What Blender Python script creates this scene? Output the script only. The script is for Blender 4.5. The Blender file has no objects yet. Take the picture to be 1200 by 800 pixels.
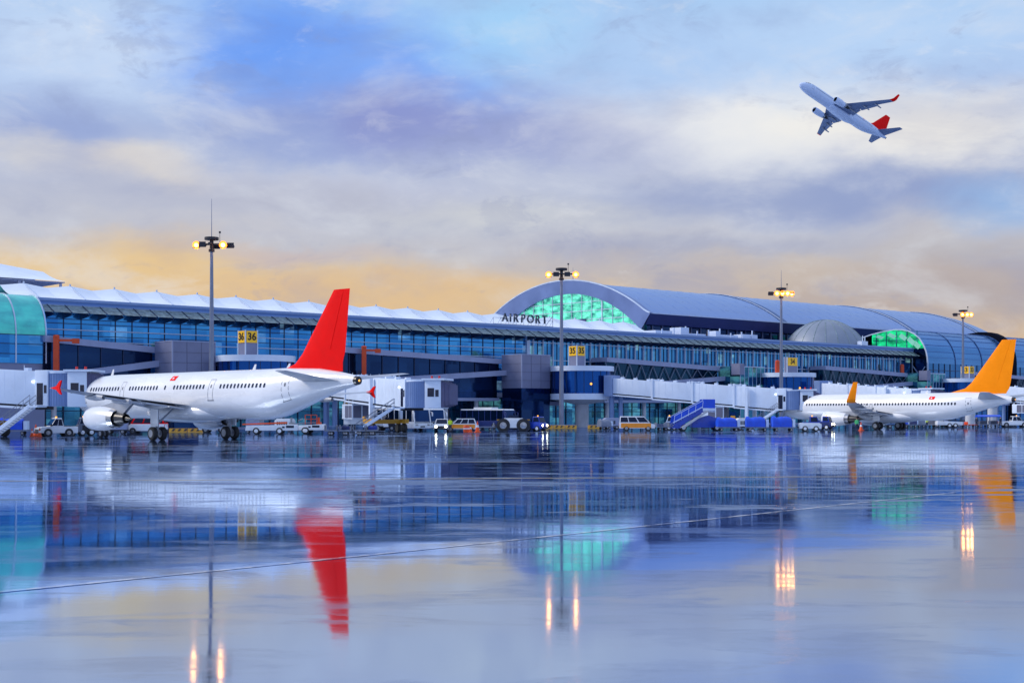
import bpy, bmesh, math, random
from mathutils import Vector, Matrix
random.seed(7)
R = math.radians
S = bpy.context.scene
COL = S.collection

# ------------------------------------------------------------------ camera
F_PX, CAM_H, HOR = 1600.0, 2.4, 484.0        # focal length and horizon in the 1200 x 800 photograph
cam_d = bpy.data.cameras.new('camera'); cam = bpy.data.objects.new('camera', cam_d); COL.objects.link(cam)
cam_d.sensor_width = 36.0; cam_d.lens = 36.0 * F_PX / 1200.0
cam_d.shift_y = (HOR - 400.0) / 1200.0
cam_d.clip_start = 0.1; cam_d.clip_end = 20000
cam.location = (0, 0, CAM_H); cam.rotation_euler = (R(90), 0, 0)
S.camera = cam

def lin(c):
    c = c / 255.0
    return c / 12.92 if c <= 0.04045 else ((c + 0.055) / 1.055) ** 2.4
def rgb(r, g, b): return (lin(r), lin(g), lin(b), 1.0)

# ------------------------------------------------------------------ node helper
class NT:
    def __init__(s, tree): s.t = tree; s.n = tree.nodes; s.l = tree.links
    def new(s, typ, **kw):
        n = s.n.new(typ)
        for k, v in kw.items(): setattr(n, k, v)
        return n
    def put(s, sock, v):
        if v is None: return
        if isinstance(v, bpy.types.NodeSocket): s.l.new(v, sock)
        else: sock.default_value = v
    def math(s, op, a, b=None, c=None, clamp=False):
        n = s.new('ShaderNodeMath', operation=op, use_clamp=clamp)
        s.put(n.inputs[0], a); s.put(n.inputs[1], b); s.put(n.inputs[2], c)
        return n.outputs[0]
    def mix(s, f, a, b, blend='MIX'):
        n = s.new('ShaderNodeMix', data_type='RGBA', blend_type=blend)
        s.put(n.inputs[0], f); s.put(n.inputs[6], a); s.put(n.inputs[7], b)
        return n.outputs[2]
    def noise(s, vec, scale, detail=4, rough=.55, dist=0.0):
        n = s.new('ShaderNodeTexNoise')
        s.put(n.inputs['Vector'], vec); n.inputs['Scale'].default_value = scale
        n.inputs['Detail'].default_value = detail; n.inputs['Roughness'].default_value = rough
        n.inputs['Distortion'].default_value = dist
        return n
    def ramp(s, f, stops, interp='LINEAR'):
        n = s.new('ShaderNodeValToRGB'); cr = n.color_ramp; cr.interpolation = interp
        while len(cr.elements) < len(stops): cr.elements.new(0.5)
        for e, (p, c) in zip(cr.elements, stops): e.position = p; e.color = c
        s.put(n.inputs[0], f); return n.outputs[0]
    def range(s, v, a, b, c=0.0, d=1.0, mode='SMOOTHSTEP'):
        n = s.new('ShaderNodeMapRange', interpolation_type=mode)
        s.put(n.inputs[0], v)
        for i, x in enumerate((a, b, c, d)): n.inputs[1 + i].default_value = x
        return n.outputs[0]
    def xyz(s, x, y, z):
        n = s.new('ShaderNodeCombineXYZ'); s.put(n.inputs[0], x); s.put(n.inputs[1], y); s.put(n.inputs[2], z)
        return n.outputs[0]
    def mapping(s, vec, scale):
        n = s.new('ShaderNodeMapping'); s.put(n.inputs[0], vec); n.inputs['Scale'].default_value = scale
        return n.outputs[0]

# ------------------------------------------------------------------ sky
SUN_AZ, SUN_EL = R(-84), R(36)               # low sun behind thick cloud, off to the left
world = bpy.data.worlds.new('World'); S.world = world; world.use_nodes = True
w = NT(world.node_tree); w.n.clear()
gen = w.new('ShaderNodeTexCoord').outputs['Generated']
sep = w.new('ShaderNodeSeparateXYZ'); w.l.new(gen, sep.inputs[0])
az = w.math('ARCTAN2', sep.outputs[0], sep.outputs[1])
el = w.math('ARCSINE', sep.outputs[2])
flow = w.xyz(w.math('MULTIPLY', az, 3.4), w.math('MULTIPLY', el, 7.5), 0.0)
n1 = w.noise(flow, 1.3, 7, .56, .2)
n2 = w.noise(flow, 3.6, 6, .58, .1)
sp1 = w.new('ShaderNodeSeparateColor'); w.l.new(n1.outputs['Color'], sp1.inputs[0])
sp2 = w.new('ShaderNodeSeparateColor'); w.l.new(n2.outputs['Color'], sp2.inputs[0])
def jit(a, c1, k1, c2, k2):
    a = w.math('ADD', a, w.math('MULTIPLY', w.math('SUBTRACT', c1, .5), k1))
    return w.math('ADD', a, w.math('MULTIPLY', w.math('SUBTRACT', c2, .5), k2))
waz = jit(az, sp1.outputs[0], .20, sp2.outputs[0], .08)
wel = jit(el, sp1.outputs[1], .055, sp2.outputs[1], .035)
front = w.ramp(w.math('DIVIDE', wel, .6), [
    (0.0, rgb(224, 186, 146)), (.10, rgb(226, 194, 152)), (.14, rgb(218, 194, 164)), (.172, rgb(202, 197, 198)),
    (.225, rgb(194, 197, 212)), (.30, rgb(184, 194, 222)), (.39, rgb(182, 206, 244)),
    (.50, rgb(172, 208, 248)), (.70, rgb(160, 190, 238)), (1.0, rgb(168, 190, 232))])
rest = w.ramp(w.math('DIVIDE', wel, .6), [
    (0.0, rgb(180, 186, 204)), (.2, rgb(172, 188, 220)), (.45, rgb(170, 194, 234)), (1.0, rgb(168, 190, 232))])
fr = w.range(w.math('ABSOLUTE', az), .55, 1.25, 1.0, 0.0)
sky = w.mix(fr, rest, front)
def blob(col, px, py, rx, ry, c, op):
    a0 = math.atan((px - 600) / F_PX); e0 = math.atan((HOR - py) / F_PX * math.cos(a0))
    dx = w.math('DIVIDE', w.math('SUBTRACT', waz, a0), rx / F_PX * 1.5)
    dy = w.math('DIVIDE', w.math('SUBTRACT', wel, e0), ry / F_PX * 1.5)
    r = w.math('SQRT', w.math('ADD', w.math('MULTIPLY', dx, dx), w.math('MULTIPLY', dy, dy)))
    return w.mix(w.range(r, 0.05, 1.0, op, 0.0), col, rgb(*c))
for args in [
    (340, 50, 130, 100, (104, 158, 250), .95), (480, 85, 130, 60, (126, 172, 252), .85),
    (600, 35, 130, 60, (164, 214, 254), .8), (110, 50, 150, 60, (206, 224, 250), .85),
    (60, 150, 85, 46, (148, 166, 216), .8), (470, 145, 200, 40, (138, 146, 206), .85),
    (660, 165, 150, 34, (156, 166, 212), .7), (280, 150, 120, 40, (150, 166, 214), .6), (150, 200, 90, 22, (226, 219, 212), .8),
    (20, 180, 40, 25, (226, 222, 216), .6), (600, 250, 200, 24, (214, 216, 218), .7), (420, 215, 200, 22, (198, 203, 224), .7), (700, 215, 160, 22, (196, 203, 224), .6), (250, 265, 150, 14, (206, 204, 210), .5),
    (895, 142, 210, 56, (242, 242, 242), 1.0), (1075, 142, 170, 46, (248, 244, 236), 1.0),
    (1000, 35, 240, 60, (190, 218, 252), .85), (750, 60, 110, 60, (178, 208, 248), .6), (990, 226, 280, 34, (146, 162, 206), .9),
    (1165, 240, 90, 42, (148, 184, 232), .8), (800, 292, 190, 18, (168, 174, 200), .8), (300, 235, 240, 26, (184, 186, 204), .7),
    (1130, 305, 150, 16, (190, 194, 206), .7), (80, 318, 330, 36, (240, 202, 136), .85),
    (430, 345, 270, 28, (232, 194, 142), .75), (330, 300, 130, 14, (204, 186, 186), .6),
    (1120, 345, 280, 50, (184, 172, 172), 1.0), (740, 318, 210, 24, (196, 186, 184), .8), (900, 325, 120, 20, (206, 190, 176), .6)]:
    sky = blob(sky, *args)
fine = w.noise(flow, 2.3, 8, .57, .3).outputs['Fac']
sky = w.mix(w.range(fine, .50, .70, 0, .40), sky, rgb(228, 232, 240))
sky = w.mix(w.range(fine, .52, .30, 0, .26), sky, rgb(128, 142, 192))
n4 = w.noise(flow, 5.2, 10, .64, .5).outputs['Fac']
patch_ = w.range(n1.outputs['Fac'], .40, .62, 0, 1)
sky = w.mix(w.math('MULTIPLY', w.range(n4, .52, .68, 0, .26), patch_), sky, rgb(242, 242, 244))
sky = w.mix(w.math('MULTIPLY', w.range(n4, .48, .36, 0, .30), patch_), sky, rgb(140, 150, 190))
bgc = w.new('ShaderNodeBackground'); w.l.new(sky, bgc.inputs[0]); w.l.new(w.math('MULTIPLY', w.math('MULTIPLY_ADD', fr, -.10, 1.14), w.range(el, .34, .75, 1.0, 1.35)), bgc.inputs[1])
nish = w.new('ShaderNodeTexSky', sky_type='NISHITA'); nish.sun_disc = False
nish.sun_elevation = SUN_EL; nish.sun_rotation = SUN_AZ
bgn = w.new('ShaderNodeBackground'); w.l.new(nish.outputs[0], bgn.inputs[0]); bgn.inputs[1].default_value = 0.05
mx = w.new('ShaderNodeMixShader'); mx.inputs[0].default_value = .9          # mostly cloud, a little clear air
w.l.new(bgn.outputs[0], mx.inputs[1]); w.l.new(bgc.outputs[0], mx.inputs[2])
wo = w.new('ShaderNodeOutputWorld'); w.l.new(mx.outputs[0], wo.inputs[0])

sun_d = bpy.data.lights.new('sun', 'SUN'); sun_d.energy = 2.7; sun_d.angle = R(18); sun_d.color = (1.0, .90, .76)
sun = bpy.data.objects.new('sun', sun_d); COL.objects.link(sun)
sv = Vector((math.sin(SUN_AZ) * math.cos(SUN_EL), math.cos(SUN_AZ) * math.cos(SUN_EL), math.sin(SUN_EL)))
sun.rotation_euler = sv.to_track_quat('Z', 'Y').to_euler()

S.view_settings.view_transform = 'Standard'; S.view_settings.look = 'None'
S.view_settings.exposure = 0.0; S.view_settings.gamma = 1.0
S.cycles.use_denoising = True
S.cycles.max_bounces = 6; S.cycles.caustics_reflective = True; S.cycles.caustics_refractive = False
S.cycles.sample_clamp_indirect = 6.0

# ------------------------------------------------------------------ materials
M = {}
def mat(name, col, rough=.5, metal=0.0, var=.12, scale=.8, coat=0.0, spec=.5, stretch=None, bump=0.0):
    m = bpy.data.materials.new(name); m.use_nodes = True
    t = NT(m.node_tree); b = t.n['Principled BSDF']
    c = t.new('ShaderNodeTexCoord').outputs['Object']
    if stretch: c = t.mapping(c, stretch)
    n = t.noise(c, scale, 6, .6)
    f = t.range(n.outputs['Fac'], .3, .7, 1 - var, 1 + var * .6, 'LINEAR')
    hs = t.new('ShaderNodeHueSaturation'); hs.inputs['Color'].default_value = (*col[:3], 1)
    t.l.new(f, hs.inputs['Value']); t.l.new(hs.outputs[0], b.inputs['Base Color'])
    t.l.new(t.range(n.outputs['Fac'], .3, .7, max(.02, rough - .08), rough + .08, 'LINEAR'), b.inputs['Roughness'])
    b.inputs['Metallic'].default_value = metal; b.inputs['Coat Weight'].default_value = coat
    b.inputs['Specular IOR Level'].default_value = spec
    if bump:
        bp = t.new('ShaderNodeBump'); bp.inputs['Strength'].default_value = .5; bp.inputs['Distance'].default_value = bump
        t.l.new(t.noise(c, scale * 6, 4).outputs['Fac'], bp.inputs['Height']); t.l.new(bp.outputs[0], b.inputs['Normal'])
    M[name] = m; return m
def glow(name, col, strength, var=0.0, scale=1.0):
    m = bpy.data.materials.new(name); m.use_nodes = True
    t = NT(m.node_tree); b = t.n['Principled BSDF']
    b.inputs['Base Color'].default_value = (*col[:3], 1)
    b.inputs['Emission Color'].default_value = (*col[:3], 1); b.inputs['Emission Strength'].default_value = strength
    M[name] = m; return m
def panel_glass(name, tints, pw, ph, rough=.09, metal=.85, lit=None, lit_share=.0, lit_strength=.3, dark=.55):
    """reflective coated glazing: each pane differs a little, a few panes have a lit room behind them"""
    m = bpy.data.materials.new(name); m.use_nodes = True
    t = NT(m.node_tree); b = t.n['Principled BSDF']
    c = t.new('ShaderNodeTexCoord').outputs['Object']
    s = t.new('ShaderNodeSeparateXYZ'); t.l.new(c, s.inputs[0])
    cx = t.math('FLOOR', t.math('DIVIDE', t.math('ADD', s.outputs[0], s.outputs[1]), pw))
    cz = t.math('FLOOR', t.math('DIVIDE', s.outputs[2], ph))
    wn = t.new('ShaderNodeTexWhiteNoise', noise_dimensions='3D'); t.l.new(t.xyz(cx, cz, 3.7), wn.inputs['Vector'])
    big = t.noise(t.mapping(c, (.05, .05, .14)), 1.0, 5, .6).outputs['Fac']
    f = t.math('ADD', t.math('MULTIPLY', wn.outputs['Value'], .45), t.range(big, .3, .7, 0, .6, 'LINEAR'), clamp=True)
    col = t.mix(f, (*tints[0][:3], 1), (*tints[1][:3], 1))
    t.l.new(col, b.inputs['Base Color'])
    b.inputs['Metallic'].default_value = metal; b.inputs['Roughness'].default_value = rough
    bp = t.new('ShaderNodeBump'); bp.inputs['Strength'].default_value = .35; bp.inputs['Distance'].default_value = .02
    t.l.new(t.noise(t.xyz(t.math('ADD', t.math('MULTIPLY', s.outputs[0], .5), t.math('MULTIPLY', cx, 3.1)), t.math('MULTIPLY', cz, 5.3), t.math('MULTIPLY', s.outputs[2], .5)), 1.0, 2).outputs['Fac'], bp.inputs['Height'])
    va = t.new('ShaderNodeVectorMath', operation='SUBTRACT'); t.l.new(wn.outputs['Color'], va.inputs[0]); va.inputs[1].default_value = (.5, .5, .5)
    vs = t.new('ShaderNodeVectorMath', operation='SCALE'); t.l.new(va.outputs[0], vs.inputs[0]); vs.inputs['Scale'].default_value = .05
    vb = t.new('ShaderNodeVectorMath', operation='ADD'); t.l.new(bp.outputs[0], vb.inputs[0]); t.l.new(vs.outputs[0], vb.inputs[1])
    vn = t.new('ShaderNodeVectorMath', operation='NORMALIZE'); t.l.new(vb.outputs[0], vn.inputs[0])   # each pane sits a touch out of true
    t.l.new(vn.outputs[0], b.inputs['Normal'])
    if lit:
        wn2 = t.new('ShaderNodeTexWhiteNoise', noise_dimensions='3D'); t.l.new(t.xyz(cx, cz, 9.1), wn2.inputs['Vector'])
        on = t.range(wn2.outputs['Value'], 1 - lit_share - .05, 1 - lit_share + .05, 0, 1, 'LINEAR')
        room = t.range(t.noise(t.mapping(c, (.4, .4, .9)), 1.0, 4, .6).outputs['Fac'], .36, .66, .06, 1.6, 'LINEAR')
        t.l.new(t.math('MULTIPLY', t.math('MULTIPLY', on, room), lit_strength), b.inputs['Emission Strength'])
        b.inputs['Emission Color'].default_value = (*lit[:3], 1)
    M[name] = m; return m

mat('aircraft_white', (.74, .75, .78), .26, 0, .09, .5, .3, stretch=(.35, 1.6, 1.6))
mat('aircraft_grey', (.30, .32, .37), .4, .1, .12, 1.2)
mat('climbing_body_shaded', (.52, .62, .82), .28, 0, .06, .5, .3)  # white body of the climbing jet, its haze and shade put into the colour
mat('climbing_wing_shaded', (.15, .21, .36), .4, .1, .1, 1.5)  # wings of the climbing jet, darkened in colour to stand for shade
mat('wing_grey', (.36, .39, .45), .35, .2, .12, 1.5)
mat('red_paint', (.84, .001, .001), .5, 0, .06, .8, 0, .08)
mat('orange_paint', (.95, .26, .0), .5, 0, .05, .8, 0, .12)
mat('window_dark', (.015, .02, .045), .12, 0, .1)
mat('door_line', (.10, .11, .15), .5)
mat('engine_dark', (.05, .05, .055), .35, .7, .3, 2)
mat('bare_metal', (.42, .42, .44), .3, .9, .15, 2)
mat('rubber', (.018, .018, .02), .75, 0, .25, 3)
mat('roof_membrane', (.74, .80, .88), .6, 0, .06, .5)
mat('roof_metal', (.20, .31, .56), .34, .3, .1, .25, stretch=(.3, 2, 2))
mat('roof_seam', (.05, .11, .26), .4, .3)
mat('fascia_metal', (.10, .22, .52), .35, .2, .12, .3)
mat('hall_fascia', (.028, .032, .12), .45, .1, .15, .3)
mat('arch_metal', (.14, .20, .40), .38, .3, .12, .2)
mat('louvre', (.26, .34, .35), .45, .2, .6, 1.6)
mat('mullion_dark', (.015, .03, .085), .4, .3)
mat('mullion_light', (.42, .52, .70), .4, .3, .15)
mat('fin_white', (.50, .58, .72), .4, .1, .12)
mat('band_grey', (.27, .31, .47), .5, .1, .14, .5)
mat('clad_grey', (.19, .21, .33), .5, .2, .12, .35)
mat('clad_joint', (.10, .11, .18), .6)
mat('concrete', (.47, .48, .52), .75, 0, .18, .7, bump=.01)
mat('bridge_white', (.61, .70, .85), .42, 0, .08, .4, .1)
mat('bridge_rib', (.60, .69, .84), .42, 0, .08, .4)
mat('bridge_blue', (.16, .25, .48), .45, .1, .12, .6)
mat('bridge_hood', (.075, .08, .17), .75, 0, .2, 1.5)
mat('steel_grey', (.20, .23, .31), .45, .5, .2)
mat('pole_steel', (.22, .25, .34), .4, .6, .12)
mat('dark_void', (.010, .014, .03), .7, 0, .3, .5)
mat('dark_metal', (.02, .022, .035), .5, .3, .2)
mat('safety_yellow', (.52, .26, .012), .5, 0, .2, 2)
mat('sign_yellow', (.95, .52, .01), .45, 0, .04)
mat('sign_black', (.02, .008, .004), .5)
mat('rust_orange', (.62, .06, .008), .5, 0, .15)
mat('cone_orange', (.80, .09, .01), .5, 0, .1)
mat('white_paint', (.72, .74, .78), .3, 0, .08, 1.5, .3)
mat('taxi_orange', (.86, .27, .004), .3, 0, .06, 1.5, .3)
mat('blue_paint', (.012, .05, .40), .32, 0, .15, 1.5, .3)
mat('navy_paint', (.012, .025, .13), .32, 0, .15, 1.5, .3)
mat('tarp_blue', (.006, .07, .62), .45, 0, .2, 1.2, bump=.06)
mat('steel_blue', (.09, .17, .33), .5, .2, .2)
mat('hi_vis', (.65, .85, .02), .6, 0, .05)
mat('hi_vis_green', (.08, .55, .18), .6, 0, .05)
mat('cloth_dark', (.02, .025, .05), .85, 0, .2, 3)
mat('skin', (.5, .28, .19), .5, 0, .06, 4)
mat('hair', (.02, .014, .01), .7)
mat('luggage', (.05, .06, .10), .55, 0, .4, 1.3)
mat('letter_steel', (.025, .045, .085), .4, .3)
mat('dome_grey', (.22, .26, .33), .5, .25, .12, .5, stretch=(1, 1, .3))
mat('portal_dark', (.004, .006, .016), .9, 0, .2, spec=.05)
mat('line_yellow', (.45, .30, .03), .35, 0, .5, 1.5)
mat('line_white', (.75, .77, .8), .35, 0, .5, 1.5)
panel_glass('facade_glass', [(.010, .11, .40), (.07, .42, .88)], 2.5, 1.6, lit=(.35, .7, 1.0), lit_share=.12, lit_strength=.16)
panel_glass('facade_glass_teal', [(.012, .10, .30), (.09, .42, .80)], 1.25, 1.8, lit=(.45, .9, .8), lit_share=.08, lit_strength=.22)
panel_glass('ground_glass', [(.01, .09, .18), (.08, .34, .50)], 2.5, 1.6, lit=(.2, .75, .85), lit_share=.3, lit_strength=.16)
panel_glass('dark_glass', [(.005, .018, .07), (.014, .055, .17)], 2.4, 1.5)
panel_glass('truss_back', [(.004, .03, .07), (.01, .06, .13)], 3, 2)
panel_glass('rotunda_glass', [(.006, .06, .27), (.012, .11, .45)], 1.4, 2.0)
panel_glass('barrel_glass', [(.02, .14, .36), (.04, .22, .52)], 2.5, 1.4)
panel_glass('barrel_metal', [(.05, .20, .42), (.10, .30, .60)], 60, .7, rough=.25)
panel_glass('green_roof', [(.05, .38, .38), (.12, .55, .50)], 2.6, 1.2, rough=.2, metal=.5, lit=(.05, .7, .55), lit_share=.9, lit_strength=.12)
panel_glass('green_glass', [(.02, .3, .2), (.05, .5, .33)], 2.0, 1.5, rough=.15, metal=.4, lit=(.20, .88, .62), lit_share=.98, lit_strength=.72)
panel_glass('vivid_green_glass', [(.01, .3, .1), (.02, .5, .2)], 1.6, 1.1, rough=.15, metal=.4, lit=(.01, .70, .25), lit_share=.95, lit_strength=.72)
mat('pale_green', (.30, .75, .52), .4)
panel_glass('car_glass', [(.005, .009, .028), (.014, .03, .075)], 1.0, 1.0, rough=.06, metal=.6)
glow('flood_lamp', (1.0, .60, .22), 4.5)
glow('flood_lamp_dim', (1.0, .58, .22), 3.0)
glow('lamp_glow_ring', (1.0, .24, .025), 2.2)  # orange glow around each lit lamp, put in as an emissive ring
glow('headlight_on', (1.0, .86, .55), 22.0)
glow('lamp_white', (.9, .95, 1.0), 2.5)
glow('lamp_amber', (1.0, .42, .06), 1.5)
mat('lamp_red', (.6, .02, .015), .3)

# wet concrete of the apron: a water film that mirrors, broken by slightly uneven slabs and drier patches
def apron_material():
    m = bpy.data.materials.new('wet_concrete'); m.use_nodes = True
    t = NT(m.node_tree); t.n.clear()
    c = t.new('ShaderNodeTexCoord').outputs['Object']
    big = t.noise(t.mapping(c, (.05, .12, 1)), 1.0, 6, .62, .4).outputs['Fac']
    med = t.noise(t.mapping(c, (.16, .5, 1)), 1.0, 6, .6, .3).outputs['Fac']
    fin_ = t.noise(t.mapping(c, (.45, 1.9, 1)), 1.0, 7, .68, .2).outputs['Fac']
    wet = t.math('ADD', t.math('ADD', t.math('MULTIPLY', big, .32), t.math('MULTIPLY', med, .36)), t.math('MULTIPLY', fin_, .32))
    s = t.new('ShaderNodeSeparateXYZ'); t.l.new(c, s.inputs[0])
    near = t.range(s.outputs[1], 18, 42, 0, 1)                  # the near concrete lies wholly under water
    wet = t.math('ADD', wet, t.math('MULTIPLY', t.math('SUBTRACT', 1.0, near), .10))
    film = t.range(wet, .458, .474, 0, 1)
    stain = t.range(t.noise(t.mapping(c, (.20, .42, 1)), 1.0, 8, .64, .6).outputs['Fac'], .50, .575, 0, 1)      # oil and rubber smears the water draws back from
    scuff = t.range(t.noise(t.mapping(c, (1.1, 1.6, 1)), 1.0, 7, .66, .4).outputs['Fac'], .46, .66, 0, 1)
    film = t.math('MULTIPLY', film, t.math('SUBTRACT', 1.0, t.math('MULTIPLY', t.math('MULTIPLY', stain, t.math('MULTIPLY_ADD', scuff, .6, .4)), .32)))
    dcol = t.mix(t.noise(c, 1.3, 7, .65).outputs['Fac'], (.022, .030, .055, 1), (.05, .065, .11, 1))
    dcol = t.mix(t.range(t.noise(t.mapping(c, (.25, .4, 1)), 1.0, 4, .6).outputs['Fac'], .45, .65, 0, .7), dcol, (.008, .014, .034, 1))
    dif = t.new('ShaderNodeBsdfDiffuse'); t.l.new(dcol, dif.inputs[0])
    gl = t.new('ShaderNodeBsdfGlossy'); gl.inputs[0].default_value = (.60, .74, .97, 1)
    t.l.new(t.math('ADD', t.range(film, 0, 1, .24, .020, 'LINEAR'), t.math('MULTIPLY', t.math('SUBTRACT', 1.0, near), .028)), gl.inputs['Roughness'])
    b1 = t.new('ShaderNodeBump'); b1.inputs['Strength'].default_value = 1; b1.inputs['Distance'].default_value = .016
    t.l.new(t.noise(t.mapping(c, (.10, .15, 1)), 1.0, 1.6, .45, .5).outputs['Fac'], b1.inputs['Height'])
    b2 = t.new('ShaderNodeBump'); b2.inputs['Distance'].default_value = .016          # the older concrete further out has a rougher film
    t.l.new(t.math('MULTIPLY', near, t.range(film, 0, 1, 1.0, .25, 'LINEAR')), b2.inputs['Strength'])
    t.l.new(t.noise(t.mapping(c, (.14, .9, 1)), 1.0, 6, .66, .3).outputs['Fac'], b2.inputs['Height'])
    b3 = t.new('ShaderNodeBump'); b3.inputs['Strength'].default_value = 1; b3.inputs['Distance'].default_value = .0005
    t.l.new(t.noise(t.mapping(c, (1.6, 1.9, 1)), 1.0, 4, .6).outputs['Fac'], b3.inputs['Height']); t.l.new(b1.outputs[0], b3.inputs['Normal'])
    t.l.new(b3.outputs[0], b2.inputs['Normal']); t.l.new(b2.outputs[0], gl.inputs['Normal'])
    fr = t.new('ShaderNodeFresnel'); fr.inputs[0].default_value = 1.5
    fac = t.ramp(fr.outputs[0], [(.04, (.06,) * 3 + (1,)), (.16, (.30,) * 3 + (1,)), (.34, (.74,) * 3 + (1,)), (.9, (.96,) * 3 + (1,))])
    fac = t.math('MULTIPLY', fac, t.range(film, 0, 1, .58, 1.0, 'LINEAR'))
    mx = t.new('ShaderNodeMixShader'); t.l.new(fac, mx.inputs[0])
    t.l.new(dif.outputs[0], mx.inputs[1]); t.l.new(gl.outputs[0], mx.inputs[2])
    o = t.new('ShaderNodeOutputMaterial'); t.l.new(mx.outputs[0], o.inputs[0])
    M['wet_concrete'] = m
apron_material()
def worn_line():
    m = M['wet_concrete'].copy(); m.name = 'worn_line'; t = NT(m.node_tree)
    out = next(n for n in t.n if n.type == 'OUTPUT_MATERIAL'); old = out.inputs[0].links[0].from_socket
    d = t.new('ShaderNodeBsdfDiffuse'); d.inputs[0].default_value = (.62, .64, .68, 1)
    c = t.new('ShaderNodeTexCoord').outputs['Object']
    x = t.new('ShaderNodeMixShader'); t.l.new(t.range(t.noise(c, 2.2, 7, .7).outputs['Fac'], .38, .62, .05, .62), x.inputs[0])
    t.l.new(old, x.inputs[1]); t.l.new(d.outputs[0], x.inputs[2]); t.l.new(x.outputs[0], out.inputs[0]); M['worn_line'] = m
worn_line()

# ------------------------------------------------------------------ mesh helpers
class MB:
    def __init__(s): s.v = []; s.f = []; s.m = []; s.sm = []
    def add(s, vs, fs, m=0, sm=False):
        o = len(s.v); s.v += [tuple(p) for p in vs]
        for f in fs: s.f.append([i + o for i in f]); s.m.append(m); s.sm.append(sm)
        return s
    def hexa(s, p, m=0):       # p: 8 points, bottom ring then top ring
        return s.add(p, [(3, 2, 1, 0), (4, 5, 6, 7), (0, 1, 5, 4), (1, 2, 6, 5), (2, 3, 7, 6), (3, 0, 4, 7)], m)
    def bx(s, x0, x1, y0, y1, z0, z1, m=0):
        return s.hexa([(x0, y0, z0), (x1, y0, z0), (x1, y1, z0), (x0, y1, z0), (x0, y0, z1), (x1, y0, z1), (x1, y1, z1), (x0, y1, z1)], m)
    def loft(s, rings, m=0, cap=True, sm=True, closed=True):
        n = len(rings[0]); vs = [p for r in rings for p in r]; fs = []
        for i in range(len(rings) - 1):
            for j in range(n if closed else n - 1):
                k = (j + 1) % n
                fs.append((i * n + j, i * n + k, (i + 1) * n + k, (i + 1) * n + j))
        s.add(vs, fs, m, sm)
        if cap and closed:
            s.add(rings[0], [tuple(range(n))[::-1]], m); s.add(rings[-1], [tuple(range(n))], m)
        return s
    def tube(s, p0, p1, r0, r1=None, n=10, m=0, cap=True):
        p0, p1 = Vector(p0), Vector(p1); r1 = r0 if r1 is None else r1
        d = (p1 - p0).normalized(); a = d.orthogonal().normalized(); b = d.cross(a)
        ring = lambda p, r: [p + (a * math.cos(q) + b * math.sin(q)) * r for q in [2 * math.pi * i / n for i in range(n)]]
        return s.loft([ring(p0, r0), ring(p1, r1)], m, cap)
    def beam(s, p0, p1, wd, ht, m=0):
        p0, p1 = Vector(p0), Vector(p1); d = (p1 - p0).normalized()
        a = d.cross(Vector((0, 0, 1)))
        a = a.normalized() if a.length > 1e-4 else Vector((1, 0, 0)); b = a.cross(d).normalized()
        q = lambda p: [p - a * wd / 2 - b * ht / 2, p + a * wd / 2 - b * ht / 2, p + a * wd / 2 + b * ht / 2, p - a * wd / 2 + b * ht / 2]
        return s.loft([q(p0), q(p1)], m, True, False)
    def lathe(s, org, axis, prof, n=24, m=0, sm=True, cap=True):  # prof: (along, radius)
        org, d = Vector(org), Vector(axis).normalized(); a = d.orthogonal().normalized(); b = d.cross(a)
        return s.loft([[org + d * t + (a * math.cos(q) + b * math.sin(q)) * r for q in [2 * math.pi * i / n for i in range(n)]] for t, r in prof], m, cap, sm)
    def prism(s, poly, fn, t0, t1, m=0):       # extrude a 2-D polygon; fn(a, b, t) gives the point
        n = len(poly); v = [fn(a, b, t0) for a, b in poly] + [fn(a, b, t1) for a, b in poly]
        return s.add(v, [tuple(range(n))[::-1], tuple(range(n, 2 * n))] + [(i, (i + 1) % n, n + (i + 1) % n, n + i) for i in range(n)], m)
    def slab(s, quad, th, m=0):                # a thin plate from four corners
        q = [Vector(p) for p in quad]; nrm = (q[1] - q[0]).cross(q[3] - q[0]).normalized() * th
        return s.hexa([p - nrm for p in q] + [p + nrm for p in q], m)
    def build(s, name, mats, parent=None, bevel=0.0):
        if isinstance(mats, str): mats = [mats]
        me = bpy.data.meshes.new(name); me.from_pydata(s.v, [], s.f)
        bm = bmesh.new(); bm.from_mesh(me)
        for f, mi, sm in zip(bm.faces, s.m, s.sm): f.material_index = mi; f.smooth = sm
        bmesh.ops.remove_doubles(bm, verts=bm.verts, dist=1e-4)
        bmesh.ops.recalc_face_normals(bm, faces=bm.faces)
        if bevel: bmesh.ops.bevel(bm, geom=[e for e in bm.edges if len(e.link_faces) == 2 and e.calc_face_angle(0) > .5], offset=bevel, segments=2, affect='EDGES', profile=.6)
        bm.to_mesh(me); bm.free()
        for k in mats: me.materials.append(M[k])
        try: me.set_sharp_from_angle(angle=R(38))
        except Exception: pass
        o = bpy.data.objects.new(name, me); COL.objects.link(o); o.parent = parent
        return o
def tag(o, label=None, cat=None, group=None, kind=None):
    if label: o['label'] = label
    if cat: o['category'] = cat
    if group: o['group'] = group
    if kind: o['kind'] = kind
    return o
def thing(name, label, cat, loc=(0, 0, 0), rz=0.0, group=None):
    o = bpy.data.objects.new(name, None); COL.objects.link(o); o.empty_display_size = .5
    o.location = loc; o.rotation_euler = (0, 0, rz)
    return tag(o, label, cat, group)
def copy_part(src, parent=None, mtx=None, name=None):
    c = src.copy(); COL.objects.link(c); c.parent = parent
    if mtx is not None: c.matrix_local = mtx
    return c
def copy_tree(o, parent=None):
    c = o.copy(); COL.objects.link(c); c.parent = parent
    for ch in list(o.children): copy_tree(ch, c)
    return c
def at(px, Y, z=0.0): return ((px - 600.0) / F_PX * Y, Y, z)
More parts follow.
